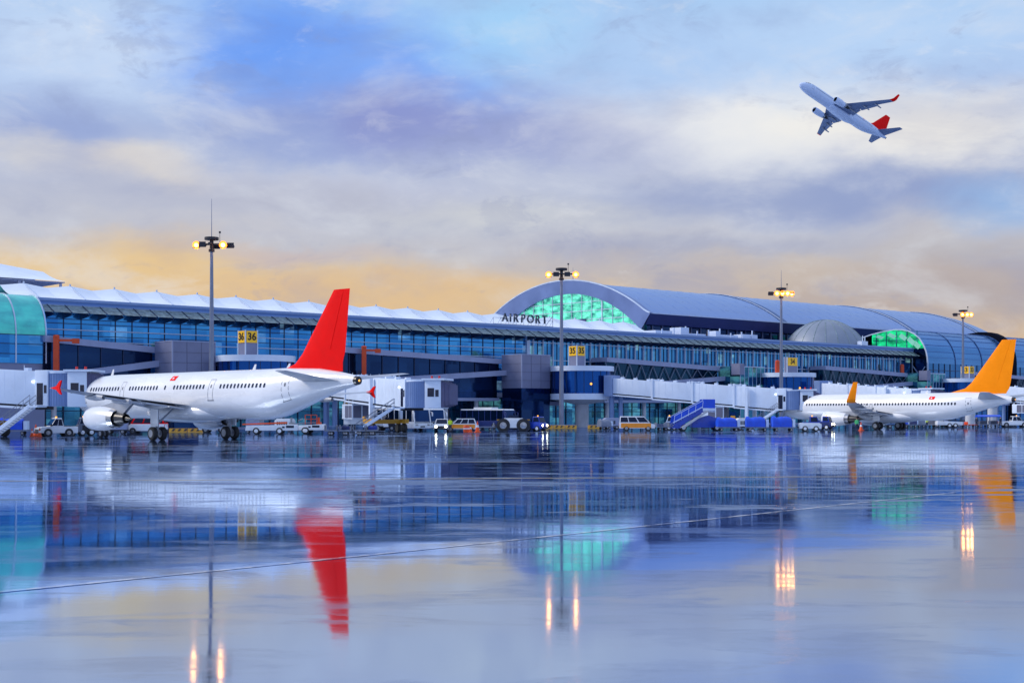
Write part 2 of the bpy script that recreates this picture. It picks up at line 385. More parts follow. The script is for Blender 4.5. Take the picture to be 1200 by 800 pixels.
def text_mesh(body, size, depth, name, material, parent, loc, rot, bold=.0):
    cu = bpy.data.curves.new(name, 'FONT'); cu.body = body; cu.size = size; cu.extrude = depth; cu.offset = bold
    cu.align_x = 'CENTER'; cu.align_y = 'CENTER'
    tmp = bpy.data.objects.new(name, cu); COL.objects.link(tmp)
    dg = bpy.context.evaluated_depsgraph_get(); dg.update()
    me = bpy.data.meshes.new_from_object(tmp.evaluated_get(dg)); bpy.data.objects.remove(tmp)
    me.materials.clear(); me.materials.append(M[material])
    o = bpy.data.objects.new(name, me); COL.objects.link(o); o.parent = parent
    o.location = loc; o.rotation_euler = rot
    return o

# ------------------------------------------------------------------ the apron
def apron_z(y):            # near ground shaped to fall away from the viewer, drawing the reflections longer
    if y >= 33.1: return 0.0
    q = max(y, 9.0)
    z = .384 * (math.log(33.1 / q) - .0302 * (33.1 - q))
    if y < 9.0: z += (9.0 - y) * .384 * (1 / 9.0 - .0302)
    return z
def build_apron():
    ys = [-60, -20, 0, 4] + [6 + .5 * i for i in range(60)] + [36, 40, 60, 100, 200, 320, 600, 1500, 4000]
    xs = [-3000, -800, -300, -120, -40, 0, 40, 120, 300, 800, 3000]
    mb = MB(); v = [(x, y, apron_z(y)) for y in ys for x in xs]; n = len(xs)
    mb.add(v, [(i * n + j, i * n + j + 1, (i + 1) * n + j + 1, (i + 1) * n + j) for i in range(len(ys) - 1) for j in range(n - 1)], 0, True)
    tag(mb.build('apron', 'wet_concrete'), 'wet concrete apron mirroring the terminal and the evening sky', 'apron', kind='structure')
build_apron()
def paint_line(p0, p1, wd, m, label):
    a, b = Vector((*p0, 0)), Vector((*p1, 0)); d = (b - a).normalized(); q = Vector((-d.y, d.x, 0)) * wd / 2
    n = max(1, int((b - a).length / 6)); mb = MB()
    L = [a + (b - a) * i / n for i in range(n + 1)]
    for i in range(n):
        mb.add([(*(p.xy), .004 + apron_z(p.y)) for p in (L[i] - q, L[i + 1] - q, L[i + 1] + q, L[i] + q)], [(0, 1, 2, 3)], 0)
    tag(mb.build('painted_line', m), label, 'marking', kind='structure')
paint_line((-40, 46), (70, 58), .22, 'line_yellow', 'worn yellow taxi line crossing the wet apron')
paint_line((-9.5, 14.6), (13.5, 41.5), .13, 'worn_line', 'thin pale line running up across the near wet apron')
paint_line((-60, 66), (90, 69), .18, 'line_yellow', 'thin yellow line further out on the wet apron')
paint_line((-70, 92), (110, 128), .3, 'line_white', 'faded white line running along the stands')
# ------------------------------------------------------------------ terminal frame: x along the facade, y away from the viewer
T_LOC, T_ROT = (0, 240, 0), R(41.8)
TD = (math.cos(T_ROT), math.sin(T_ROT))
def W(u, w, z=0.0):        # terminal coordinates to world
    return (TD[0] * u - TD[1] * w, 240 + TD[1] * u + TD[0] * w, z)
def circ3(p, q, r):
    (x1, y1), (x2, y2), (x3, y3) = p, q, r
    d = 2 * (x1 * (y2 - y3) + x2 * (y3 - y1) + x3 * (y1 - y2))
    a, b, c = x1 * x1 + y1 * y1, x2 * x2 + y2 * y2, x3 * x3 + y3 * y3
    cx = (a * (y2 - y3) + b * (y3 - y1) + c * (y1 - y2)) / d; cy = (a * (x3 - x2) + b * (x1 - x3) + c * (x2 - x1)) / d
    return cx, cy, math.hypot(x1 - cx, y1 - cy)

# ---- main concourse
term = thing('terminal_building', 'long glazed blue terminal concourse with white fabric canopies along its roof', 'terminal', T_LOC, T_ROT)
U0, U1, UM = -88.0, 127.0, 3.5
mb = MB(); mb.bx(U0, UM, 0, 1, 6.0, 17.0); mb.build('blue_glazing', 'facade_glass', term)
mb = MB(); mb.bx(UM, U1, 0, 1, 6.0, 17.0); mb.build('finned_glazing', 'facade_glass_teal', term)
mb = MB(); mb.bx(U0, U1, .1, 1, .35, 5.2); mb.build('ground_floor_glazing', 'ground_glass', term)
mb = MB(); mb.bx(U0, U1, .02, 20, 0, .35); mb.bx(U0, U1, -.25, .9, 5.2, 6.0); mb.build('floor_band', 'band_grey', term)
mb = MB(); mb.bx(U0, U1, 1.2, 22, .35, 17.2); mb.build('inner_core', 'dark_void', term)
mb = MB()
u = U0 + 1.25
while u < UM - .5:
    mb.bx(u - .06, u + .06, -.09, .02, 6.0, 15.9); u += 2.5
for z in (7.4, 9.0, 10.6, 13.0, 14.6, 15.2): mb.bx(U0, UM, -.07, .02, z - .05, z + .05)
mb.build('dark_mullion_grid', 'mullion_dark', term)
mb = MB()
for z in (12.2, 13.75): mb.bx(U0, UM, -.28, -.10, z - .07, z + .07)
u = U0 + 1.25
while u < UM:
    for z in (12.2, 13.75): mb.bx(u - .03, u + .03, -.12, -.03, z - .04, z + .04)
    u += 2.5
mb.build('maintenance_rail', 'mullion_light', term)
mb = MB(); mb.bx(UM - .35, UM + .35, -.5, -.01, 6.0, 16.2); mb.build('pilaster', 'mullion_light', term)
mb = MB(); u = UM + 1.4; k = 0
while u < U1 - 4:
    mb.bx(u - .07, u + .07, -.34, -.02, 8.2, 15.9); u += 2.4
for z in (8.2, 11.9, 15.0): mb.bx(UM + .4, U1 - 3, -.30, -.03, z - .06, z + .06)
mb.build('fin_screen', 'fin_white', term)
mb = MB(); u = UM + .2
while u < U1 - 4: mb.bx(u - .05, u + .05, -.10, -.02, 6, 16); u += 1.2
mb.build('inner_mullion_grid', 'mullion_dark', term)
mb = MB(); u = U0 + 1.25
while u < U1:
    mb.bx(u - .07, u + .07, -.05, .12, .35, 5.2); u += 2.5
for z in (2.7, 3.6): mb.bx(U0, U1, -.03, .11, z - .05, z + .05)
mb.build('ground_mullion_grid', 'mullion_dark', term)
# sunshade under the eave: sloping slats on brackets
mb = MB()
for k in range(6):
    y = -.44 - k * .39; z = 16.97 - k * .19
    mb.hexa([(U0, y - .22, z - .13), (U1, y - .22, z - .13), (U1, y, z - .02), (U0, y, z - .02), (U0, y - .22, z - .08), (U1, y - .22, z - .08), (U1, y, z + .03), (U0, y, z + .03)])
mb.build('sunshade_slats', 'louvre', term)
mb = MB(); u = U0 + 1.25
while u < U1:
    mb.prism([(-.06, 16.75), (-2.75, 15.62), (-2.3, 15.5), (-.06, 15.25)], lambda a, b, t: (t, a, b), u - .07, u + .07); mb.beam((u, -.4, 17.05), (u, -2.8, 15.9), .1, .1); u += 2.5
mb.build('sunshade_bracket', 'mullion_dark', term)
mb = MB(); mb.bx(U0, U1 + 1, -.35, 24, 17.05, 17.85); mb.build('roof_slab', 'fascia_metal', term)
mb = MB(); mb.bx(U0, U1 + 1, -.52, -.353, 17.55, 17.92); mb.bx(U0, U1 + 1, -.46, -.353, 17.0, 17.14); mb.build('gutter', 'roof_metal', term)
# fabric canopies on the roof
def canopy_mesh(wd, dp, zc, zv, ze):
    h = wd / 2; mb = MB(); n = 8
    def zridge(t): return zv + (zc - zv) * (1 - abs(t)) ** 1.05
    g = []
    for i in range(2 * n + 1):
        t = -1 + i / n; row = []
        for j in range(9):
            s = j / 8.0; y = -dp * (1 - s)                 # s = 0 at the front eave, 1 at the ridge
            zr = zridge(t); sag = .35 * math.sin(math.pi * s) * (1 - .5 * (1 - abs(t)))
            row.append((t * h, y, ze + (zr - ze) * s - sag))
        for j in range(7, -1, -1):
            x, y, z = row[j]; row.append((x, -y, z))
        g.append(row)
    m_ = len(g[0])
    mb.add([p for r in g for p in r], [(i * m_ + j, (i + 1) * m_ + j, (i + 1) * m_ + j + 1, i * m_ + j + 1) for i in range(2 * n) for j in range(m_ - 1)], 0, False)
    return mb
cm = canopy_mesh(6.6, 5.0, 20.2, 19.75, 17.95); first = None
u = -85.2
while u < 36:
    if first is None:
        first = cm.build('membrane_canopy', 'roof_membrane', term); first.location = (u, 5.0, 0)
        mq = MB(); mq.beam((.0, 0, 20.15), (.0, -5.0, 17.95), .12, .12); mq.tube((0, 0, 17.8), (0, 0, 20.45), .12); ms = mq.build('canopy_mast', 'fin_white', first)
    else:
        c = copy_part(first, term); c.location = (u, 5.0, 0); copy_part(ms, c)
    u += 6.6
big = canopy_mesh(22, 9, 24.6, 23.3, 21.2).build('membrane_canopy', ['roof_membrane'], term); big.location = (-88, 18, 0)
mq = MB(); mq.bx(-98, -77.5, 9.2, 27, 21.0, 21.12)
for q in (-96, -90, -84, -78): mq.bx(q - .15, q + .15, 9.4, 9.7, 17.8, 20.9)
mq.build('canopy_frame', 'band_grey', term)
mq = MB()
for (a, b, c_, e, f, g) in [(44, 49, 6, 9, 1.2, 0), (50.5, 53, 5, 8, 2.0, 0), (54, 60, 6.5, 9.5, 1.0, 0), (61.5, 63, 5, 7, 1.7, 0), (64, 70, 6, 9, 1.1, 0), (71, 76, 5.5, 8, 1.4, 0)]:
    mq.bx(a, b, c_, e, 17.85, 17.85 + f)
for q in range(9): mq.tube((45 + q * 3.6, 5.2, 17.85), (45 + q * 3.6, 5.2, 19.3 + (q % 3) * .4), .16)
mq.build('roof_plant', 'bridge_white', term)

# ---- round glass lounge at the left end, its curved end frame towards us
def barrel(root, prof, u0, u1, cut, mats, names, seam):
    low = [p for p in prof if p[1] <= cut + .01]; up = [p for p in prof if p[1] >= cut - .01]
    for pts, m, nm in ((low, mats[0], names[0]), (up, mats[1], names[1])):
        mb = MB(); rings = [[(uu, y, z) for y, z in pts] for uu in (u0, u1)]
        mb.loft(rings, 0, False, True, closed=False); mb.build(nm, m, root)
    mb = MB(); uu = u0
    while uu <= u1 + .01:
        for (a, b), (c, d) in zip(prof[:-1], prof[1:]): mb.beam((uu, a - .06, b + .03), (uu, c - .06, d + .03), .16, .16)
        uu += seam
    mb.build('seam_rib', mats[2], root)
def arcprof(y0, zs, r, rz, back, n=10):
    p = [(y0, zs)]
    for i in range(1, n + 1):
        q = math.pi / 2 * i / n; p.append((y0 + r * (1 - math.cos(q)), zs + rz * math.sin(q)))
    p.append((back, zs + rz - .5)); return p
lounge = thing('glass_lounge', 'rounded lounge with green glass roof at the left end of the terminal', 'building', T_LOC, T_ROT)
pr = [(-4.2, 8.9)] + arcprof(-4.2, 12.6, 5.0, 5.6, 8)
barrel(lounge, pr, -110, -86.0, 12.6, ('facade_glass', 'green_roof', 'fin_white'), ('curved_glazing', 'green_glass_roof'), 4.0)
mb = MB(); mb.bx(-110, -86.1, -4.1, 8, 0, 8.9); mb.build('base_wall', 'clad_grey', lounge)
mb = MB(); mb.loft([[(-86.05, y, z) for y, z in pr] + [(-86.05, 8, 8.9)], [(-85.8, y, z) for y, z in pr] + [(-85.8, 8, 8.9)]], 0, True, False); mb.build('end_wall', 'facade_glass', lounge)
mb = MB()
for z in (10.1, 11.4, 12.6): mb.bx(-110, -86, -4.32, -4.21, z - .05, z + .05)
mb.build('glazing_bar', 'mullion_dark', lounge)

# ---- vaulted hall behind
hall = thing('vaulted_hall', 'big hall with curved blue metal roof and green glass gable', 'hall', T_LOC, T_ROT)
HU0, HU1 = 56.65, 222.0
oc = circ3((20, 23.86), (43.0, 32.05), (68, 26.42)); ic = circ3((21.6, 20.3), (44.5, 29.5), (59.4, 26.4))
def oz(y): return oc[1] + math.sqrt(max(0, oc[2] ** 2 - (y - oc[0]) ** 2))
def iz(y): return ic[1] + math.sqrt(max(0, ic[2] ** 2 - (y - ic[0]) ** 2))
YB = 2 * oc[0] - 20
ys = [20 + (YB - 20) * i / 48 for i in range(49)]
for k, (a, b) in enumerate(((HU0, 104.0), (106.2, 160.0), (162.4, 196.0))):
    mb = MB(); mb.loft([[(uu, y, oz(y)) for y in ys] + [(uu, y, oz(y) - .5) for y in ys[::-1]] for uu in (a, b)], 0, True, True); mb.build('roof_section', 'roof_metal', hall)
mb = MB()                                   # last section rolls down to the end
rg = []
for i in range(9):
    q = i / 8; uu = 198.2 + (HU1 - 198.2) * q; dz = 6.5 * q ** 2.2
    rg.append([(uu, y, oz(y) - dz) for y in ys] + [(uu, y, oz(y) - .5 - dz) for y in ys[::-1]])
mb.loft(rg, 0, True, True); mb.build('roof_section', 'roof_metal', hall)
for uu, wd in ((105.1, 2.0), (161.2, 2.2), (197.1, 2.0)):
    mb = MB(); mb.loft([[(q, y, oz(y) + .22) for y in ys] + [(q, y, oz(y) - .6) for y in ys[::-1]] for q in (uu - wd / 2, uu + wd / 2)], 0, True, True); mb.build('roof_seam', 'roof_seam', hall)
    for off in (-wd / 2 + .1,):
        mb = MB()
        for a, b in zip(ys[:-1], ys[1:]): mb.beam((uu + off, a, oz(a) + .25), (uu + off, b, oz(b) + .25), .2, .12)
        mb.build('seam_flashing', 'fin_white', hall)
# standing seams of the sheeting
uu = HU0 + 4
while uu < 195:
    if not (103 < uu < 107 or 159 < uu < 164):
        mb = MB()
        for a, b in zip(ys[:-1:3], ys[3::3]): mb.beam((uu, a, oz(a) + .015), (uu, b, oz(b) + .015), .05, .05)
        mb.build('standing_seam', 'fascia_metal', hall)
    uu += 4.2
# gable: broad arched rim and green lit glazing set back
yi0, yi1 = 21.6, 2 * ic[0] - 21.6
mb = MB(); yo = [18.6 + (YB + 1.4 - 18.6) * i / 56 for i in range(57)]
outer = [(y, oz(max(20, min(YB, y))) + .25 - (max(0, 20 - y) + max(0, y - YB)) * .35) for y in yo]
inner = [(yi0 + (yi1 - yi0) * i / 56, iz(yi0 + (yi1 - yi0) * i / 56)) for i in range(57)]
mb.loft([[(HU0 - .6, a, b) for a, b in outer], [(HU0 - .2, a, b) for a, b in inner], [(HU0 + 1.2, a, b) for a, b in inner]], 0, False, True, closed=False)
mb.loft([[(HU0 - .6, a, b) for a, b in outer], [(HU0 - .6, a, b + .25) for a, b in outer], [(HU0 + .8, a, b + .25) for a, b in outer]], 0, False, False, closed=False)
mb.build('gable_arch', 'arch_metal', hall)
mb = MB(); mb.loft([[(HU0 - .66, a, b + .10) for a, b in outer], [(HU0 - .66, a, b + .36) for a, b in outer], [(HU0 - .3, a, b + .36) for a, b in outer]], 0, False, False, closed=False); mb.build('arch_trim', 'fin_white', hall)
mb = MB(); ring = [(HU0 + .35, a, b) for a, b in inner]
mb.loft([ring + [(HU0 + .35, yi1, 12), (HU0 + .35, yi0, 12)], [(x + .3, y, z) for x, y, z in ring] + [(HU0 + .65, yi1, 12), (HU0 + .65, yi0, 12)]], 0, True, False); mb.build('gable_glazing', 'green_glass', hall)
mb = MB(); y = yi0 + 2.4; k = 0
while y < yi1 - 1:
    wd = .30 if k % 4 == 3 else .08
    mb.bx(HU0 + .1, HU0 + .34, y - wd / 2, y + wd / 2, 14, iz(y)); y += 3.2; k += 1
for z in (19.4, 21.4, 23.4, 25.4, 27.4):
    dy = math.sqrt(max(0, ic[2] ** 2 - (z - ic[1]) ** 2)); a, b = max(yi0, ic[0] - dy), min(yi1, ic[0] + dy)
    mb.bx(HU0 + .15, HU0 + .33, a, b, z - .07, z + .07)
mb.build('gable_mullion_grid', 'fin_white', hall)
mb = MB(); mb.bx(HU0 - .1, HU0 + .09, 38.5, 42.5, 21.6, 23.6); mb.build('screen_panel', 'navy_paint', hall)
# long side: sloping dark fascia over a clerestory
mb = MB(); mb.hexa([(HU0, 20.3, 21.5), (HU1 - 2, 20.3, 21.5), (HU1 - 2, 22, 21.5), (HU0, 22, 21.5), (HU0, 19.2, 23.7), (HU1 - 2, 19.2, 23.7), (HU1 - 2, 22, 23.9), (HU0, 22, 23.9)]); mb.build('side_fascia', 'hall_fascia', hall)
mb = MB(); mb.beam((HU0, 19.15, 23.85), (HU1 - 3, 19.15, 23.85), .3, .22); mb.build('eave_trim', 'fin_white', hall)
mb = MB(); mb.bx(HU0 + 2.4, HU1 - 2, 22.2, 23, 17.8, 21.6); mb.build('clerestory', 'dark_glass', hall)
mb = MB(); uu = HU0 + 4
while uu < HU1 - 4: mb.bx(uu - .12, uu + .12, 21.9, 22.19, 17.8, 21.5); uu += 3.2
mb.bx(HU0 + 2.4, HU1 - 2, 22.0, 22.18, 19.6, 19.75); mb.build('clerestory_mullion', 'clad_grey', hall)
mb = MB(); mb.bx(HU0 + 2.3, HU1 - 4, 23.2, YB, 0, 20); mb.build('hall_body', 'dark_void', hall)
mb = MB(); mb.tube((58, 44, 31.5), (58, 44, 35.6), .08, .03); mb.build('antenna', 'pole_steel', hall)

# ---- dome on the roof
dome = thing('roof_dome', 'low grey ribbed dome on the terminal roof beside the hall', 'dome', W(107, 10, 17.86), T_ROT)
mb = MB(); n = 40; Rb, Hd = 9.4, 6.3; rs = (Rb * Rb + Hd * Hd) / (2 * Hd)
rg = []
for i in range(13):
    q = math.asin(Rb / rs) * (1 - i / 12); r = max(rs * math.sin(q), .02); rg.append([(r * math.cos(a), r * math.sin(a), rs * math.cos(q) - rs + Hd) for a in [2 * math.pi * j / n for j in range(n)]])
mb.loft(rg, 0, True, True); mb.build('dome_shell', 'dome_grey', dome)
mb = MB()
for j in range(20):
    a = 2 * math.pi * j / 20
    for r0, r1 in zip(rg[:-1], rg[1:]):
        p = [(math.hypot(*r[0][:2]) * math.cos(a), math.hypot(*r[0][:2]) * math.sin(a), r[0][2] + .02) for r in (r0, r1)]
        mb.beam(p[0], p[1], .12, .10)
mb.build('dome_rib', 'louvre', dome)
mb = MB(); mb.bx(-1.2, 1.2, -10.8, -9.6, 0, .9); mb.tube((0, -10.2, .9), (0, -10.2, 2.2), .1); mb.tube((.9, -10.2, .9), (.9, -10.2, 1.9), .1); mb.build('roof_vent', 'bridge_white', dome)

# ---- barrel halls at the right end
def barrel_hall(label, u0, u1, roofseam):
    b = thing('barrel_hall', label, 'hall', T_LOC, T_ROT, 'barrel vaulted glass halls at the right end')
    pr = [(-4.0, 0.0), (-4.0, 14.2), (-3.9, 15.6), (-3.6, 17.0), (-2.9, 18.6), (-1.8, 20.2), (-.4, 21.3), (1.2, 22.05), (2.9, 22.4), (5, 22.5), (8, 22.2), (11.3, 21.6), (16, 20.4), (22, 18.2)]
    barrel(b, pr, u0, u1, 14.2, ('barrel_glass', 'barrel_metal', 'roof_seam'), ('curtain_wall', 'curved_roof'), roofseam)
    mb = MB()
    for z in (3, 5, 7, 9, 11, 12.6): mb.bx(u0, u1, -4.12, -4.01, z - .06, z + .06)
    uu = u0 + 2.5
    while uu < u1: mb.bx(uu - .06, uu + .06, -4.13, -4.0, 0, 14.2); uu += 2.5
    mb.build('glazing_bar', 'mullion_dark', b)
    mb = MB()
    for a, c in pr[2:-1]: mb.beam((u0, a - .05, c + .04), (u1, a - .05, c + .04), .07, .07)
    mb.build('roof_batten', 'fascia_metal', b)
    return b, pr
b1, pr = barrel_hall('barrel shaped blue hall with bright green glass end', 128.0, 165.5, 12.5)
mb = MB()                                     # end frame, green glass above, dark glass below
for (a, b), (c, d) in zip(pr[1:-1], pr[2:]): mb.beam((127.9, a - .1, b), (127.9, c - .1, d), .26, .26)
mb.beam((127.9, -4.1, 0), (127.9, -4.1, 14.4), .26, .26); mb.build('end_arch', 'fin_white', b1)
up = [p for p in pr if p[1] > 17.9]
poly = [(-3.3, 17.9)] + up[:-2] + [(11.3, 17.9)]
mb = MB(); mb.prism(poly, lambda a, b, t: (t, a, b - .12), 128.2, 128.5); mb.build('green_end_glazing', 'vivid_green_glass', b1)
mb = MB(); mb.prism([(-3.9, .2), (-3.9, 14.2), (-3.2, 17.8), (8, 17.8), (8, .2)], lambda a, b, t: (t, a, b), 128.25, 128.55); mb.build('lower_end_glazing', 'dark_glass', b1)
mb = MB()
for y in (-1.2, 1.6, 4.4, 7.2, 10): mb.bx(128.0, 128.18, y - .1, y + .1, 17.9, 22)
mb.bx(128.02, 128.16, -2.6, 11, 19.95, 20.05); mb.build('green_mullion', 'ground_glass', b1)
for (ya, za, yb, zb, wd) in ((-2.4, 18.3, -1.0, 19.6, .75), (-1.0, 19.3, .6, 20.7, .8), (1.2, 20.4, 2.8, 21.5, .7), (4.2, 20.9, 6.0, 21.8, .6), (7.6, 20.8, 9.2, 21.4, .5)):
    mb = MB(); mb.slab([(127.8, ya, za), (127.95, ya + .9, za - wd), (127.95, yb + .9, zb - wd), (127.8, yb, zb)], .04); mb.build('tilted_panel', 'pale_green', b1)
mb = MB(); mb.beam((127.6, -3.6, 9.5), (127.6, -.2, 13.8), .18, .18); mb.beam((127.6, -3.6, 13.4), (127.6, -.2, 9), .18, .18); mb.bx(127.5, 127.7, -.3, -.1, 6, 17); mb.build('end_brace', 'mullion_light', b1)
b2, _ = barrel_hall('second blue barrel hall running out at the right edge', 169.5, 300.0, 16.0)
mb = MB(); mb.prism([(a - .9, b + (.9 if b > 14 else 0)) for a, b in pr] + [(22, 0)], lambda a, b, t: (t, a, b), 166.0, 168.6); mb.build('end_portal', 'portal_dark', b2)

# ---- letters on the roof edge
sign = thing('rooftop_sign', 'dark steel letters spelling AIRPORT on a frame along the roof edge', 'sign', W(-3.5, -.2, 17.93), T_ROT)
LW = [1.62, .78, 1.62, 1.62, 1.78, 1.62, 1.62]; x = .75
for ch, wd in zip('AIRPORT', LW):
    o = text_mesh(ch, 2.1, .12, 'letter', 'letter_steel', sign, (x + wd / 2, -.15, 1.12), (R(90), 0, 0), .012); x += wd + .07
mb = MB()
for z in (.06, 1.1): mb.bx(-.9, 13.4, .12, .17, z - .025, z + .025)
for q in range(9): mb.bx(-.9 + q * 1.78, -.86 + q * 1.78, .13, .18, 0, 1.15); mb.beam((-.88 + q * 1.78, .2, 1.1), (-.88 + q * 1.78, 1.2, 0), .04, .04)
mb.bx(13.3, 13.38, .13, .2, 0, 2.0)
mb.beam((13.3, .16, 1.9), (11.6, .16, .2), .08, .08); mb.build('letter_frame', 'pole_steel', sign)

# ---- per stand: ramps, lift tower, rotunda, number pillar
def ramp(u0, label, truss, left=32.0):
    r = thing('boarding_ramp', label, 'ramp', W(u0, 0), T_ROT, 'sloping boarding ramps along the facade')
    L = -left; F = -5.0; B = -1.0
    def sl(x, z0, z1): return z0 + (z1 - z0) * (x - L) / -L
    def band(nm, z0, z1, th, m, f=F, b=B):
        q = MB(); q.hexa([(L, f, z0), (-.02, f, z1), (-.02, b, z1), (L, b, z0), (L, f, z0 + th), (-.02, f, z1 + th), (-.02, b, z1 + th), (L, b, z0 + th)]); return q.build(nm, m, r)
    band('upper_deck', 11.75, 10.75, .85, 'band_grey'); band('lower_deck', 6.6, 8.8, .85, 'band_grey', F - 1.3)
    band('low_canopy', 4.3, 4.5, .5, 'band_grey', F + .6)
    q = MB(); q.hexa([(L, F + .7, 7.4), (-.05, F + .7, 9.6), (-.05, B - .6, 9.6), (L, B - .6, 7.4), (L, F + .7, 11.8), (-.05, F + .7, 10.8), (-.05, B - .6, 10.8), (L, B - .6, 11.8)])
    q.build('ramp_glazing', 'dark_glass' if not truss else 'truss_back', r)
    q = MB(); q.hexa([(L, F + 1.2, 4.75), (-.05, F + 1.2, 4.95), (-.05, B - .6, 4.95), (L, B - .6, 4.75), (L, F + 1.2, 6.65), (-.05, F + 1.2, 8.85), (-.05, B - .6, 8.85), (L, B - .6, 6.65)])
    q.build('under_ramp_glazing', 'dark_glass', r)
    q = MB(); n = int(left / 1.6)
    for i in range(n):
        a, b = L + i * 1.6, L + (i + 1) * 1.6; 
        lo = lambda x: sl(x, 7.45, 9.65); hi = lambda x: sl(x, 11.75, 10.75)
        if truss:
            if i % 2: q.beam((a, F + .45, lo(a)), (b, F + .45, hi(b)), .11, .11)
            else: q.beam((a, F + .45, hi(a)), (b, F + .45, lo(b)), .11, .11)
        elif i % 2: q.bx(a - .05, a + .05, F + .55, F + .69, lo(a), hi(a))
    q.build('ramp_truss' if truss else 'ramp_mullion', 'steel_grey' if truss else 'mullion_dark', r)
    for x in (L + 2, L + 12, L + 22, -4):
        if x < -1: q = MB(); q.tube((x, -3.0, 0), (x, -3.0, 7.2 + (x - L) / left * 2), .38, n=14); q.build('ramp_column', 'concrete', r)
    return r
def tower(u0, label, glassy=False):
    t = thing('lift_tower', label, 'tower', W(u0, 0), T_ROT, 'lift towers at the stands')
    D = 6.6
    if glassy:
        q = MB(); q.bx(0, 7.6, -10, -4.5, .0, 11.6); q.build('glass_shaft', 'ground_glass', t)
        q = MB()
        for k in range(7): q.bx(k * 1.26 - .05, k * 1.26 + .05, -10.08, -9.98, 0, 11.6)
        for z in (3.5, 7.2, 11.5): q.bx(0, 7.6, -10.09, -9.99, z - .08, z + .08)
        q.build('shaft_mullion', 'mullion_light', t)
        q = MB(); q.bx(-.5, .9, -10.3, -8.2, 9.9, 12.1); q.build('corner_cap', 'clad_grey', t)
        return t
    q = MB(); q.bx(0, D, -10, -5, 6.6, 12.15); q.build('cladding', 'clad_grey', t)
    q = MB(); q.bx(.06, D - .05, -9.94, -5.05, 0, 6.6); q.build('dark_base', 'dark_glass', t)
    q = MB(); q.bx(-.06, .10, -10.09, -9.92, 6.6, 12.2); q.bx(-.05, D + .03, -10.06, -4.95, 12.15, 12.3)
    q.build('corner_trim', 'band_grey', t)
    q = MB()
    for z in (7.9, 9.3, 10.7):
        q.bx(.02, D - .02, -10.03, -9.99, z - .025, z + .025); q.bx(-.03, .01, -9.97, -5.02, z - .025, z + .025)
    for x in (2.2, 4.4): q.bx(x - .025, x + .025, -10.035, -9.99, 6.6, 12.1)
    q.build('cladding_joint', 'clad_joint', t)
    q = MB(); q.bx(D, D + 3.2, -9.2, -5, 4.4, 9.0); q.build('link_glazing', 'dark_glass', t)
    q = MB(); q.bx(D, D + 3.4, -9.35, -5, 9.0, 10.3); q.build('link_band', 'clad_grey', t); q = MB(); q.bx(D, D + 3.4, -9.35, -5, 3.7, 4.4); q.build('link_band', 'clad_grey', t)
    return t
def rotunda(u0, label):
    t = thing('boarding_rotunda', label, 'rotunda', W(u0 + 11.2, -13), T_ROT, 'round boarding rotundas on columns')
    def drum(nm, m, r, z0, z1, rr=None):
        q = MB(); q.lathe((0, 0, 0), (0, 0, 1), [(z0, r), (z1, rr or r)], 40); return q.build(nm, m, t)
    drum('glass_drum', 'rotunda_glass', 5.25, 5.7, 9.5); drum('roof_band', 'bridge_white', 5.5, 9.5, 10.35); drum('floor_band', 'bridge_white', 5.5, 4.7, 5.7)
    q = MB(); q.lathe((0, 0, 0), (0, 0, 1), [(3.9, 1.2), (4.7, 5.0)], 32); q.build('underside', 'concrete', t)
    q = MB(); q.lathe((0, 0, 0), (0, 0, 1), [(0, 1.15), (3.95, 1.15)], 28); q.build('column', 'concrete', t)
    q = MB()
    for k in range(22):
        a = 2 * math.pi * k / 22; q.bx(0, 0, 0, 0, 0, 0) if False else q.beam((5.27 * math.cos(a), 5.27 * math.sin(a), 5.7), (5.27 * math.cos(a), 5.27 * math.sin(a), 9.5), .07, .07)
    q.build('drum_mullion', 'mullion_dark', t)
    q = MB(); q.lathe((-2.6, -4.75, 7.3), (0, -1, 0), [(0, .2), (.12, .2), (.18, .1)], 12); q.build('wall_lamp', 'lamp_amber', t)
    return t
def pillar(u, w, z, num, label, wide=1.9, both=True, zt=3.5):
    t = thing('number_pillar', label, 'sign', W(u, w, z), T_ROT, 'yellow stand number signs')
    dp = wide if both else .7
    q = MB(); q.bx(0, wide, 0, dp, 0, zt); q.build('pillar_box', 'clad_grey', t)
    q = MB()
    for (x, y) in ((0, 0), (wide, 0), (0, dp)): q.bx(x - .07, x + .07, y - .07, y + .07, 0, zt + .05)
    q.build('edge_trim', 'fin_white', t)
    zs = zt - 1.7
    q = MB(); q.bx(.12, wide - .12, -.10, -.003, zs, zt - .08); p = q.build('number_panel', 'sign_yellow', t)
    text_mesh(num, 1.42, .02, 'number', 'sign_black', p, (wide / 2, -.13, (zs + zt - .08) / 2), (R(90), 0, 0), .03)
    if both:
        q = MB(); q.bx(-.10, -.003, .12, wide - .12, zs, zt - .08); p = q.build('number_panel', 'sign_yellow', t)
        text_mesh(num, 1.42, .02, 'number', 'sign_black', p, (-.13, wide / 2, (zs + zt - .08) / 2), (R(90), 0, R(-90)), .03)
    return t
ramp(-70.8, 'dark glazed ramp between the green glass lounge and the leftmost grey tower', False, 15.6)
ramp(-6.8, 'dark glazed ramp meeting the grey tower left of the 35 rotunda', False, 32.6)
ramp(50.8, 'open trussed ramp above the white jet bridge of the orange tailed jet', True)
ramp(118.0, 'trussed ramp behind the body of the orange tailed jet', True)
ramp(185.0, 'pale ramp beyond the orange tail at the right edge', True, 40)
tower(-70.8, 'grey clad lift tower behind the fuselage of the red tailed jet')
tower(-6.8, 'grey clad lift tower with dark base beside the 35 rotunda')
tower(50.8, 'glass lift shaft with grey corner cap left of the 34 sign', True)
tower(118.0, 'glass lift shaft just left of the orange tail', True)
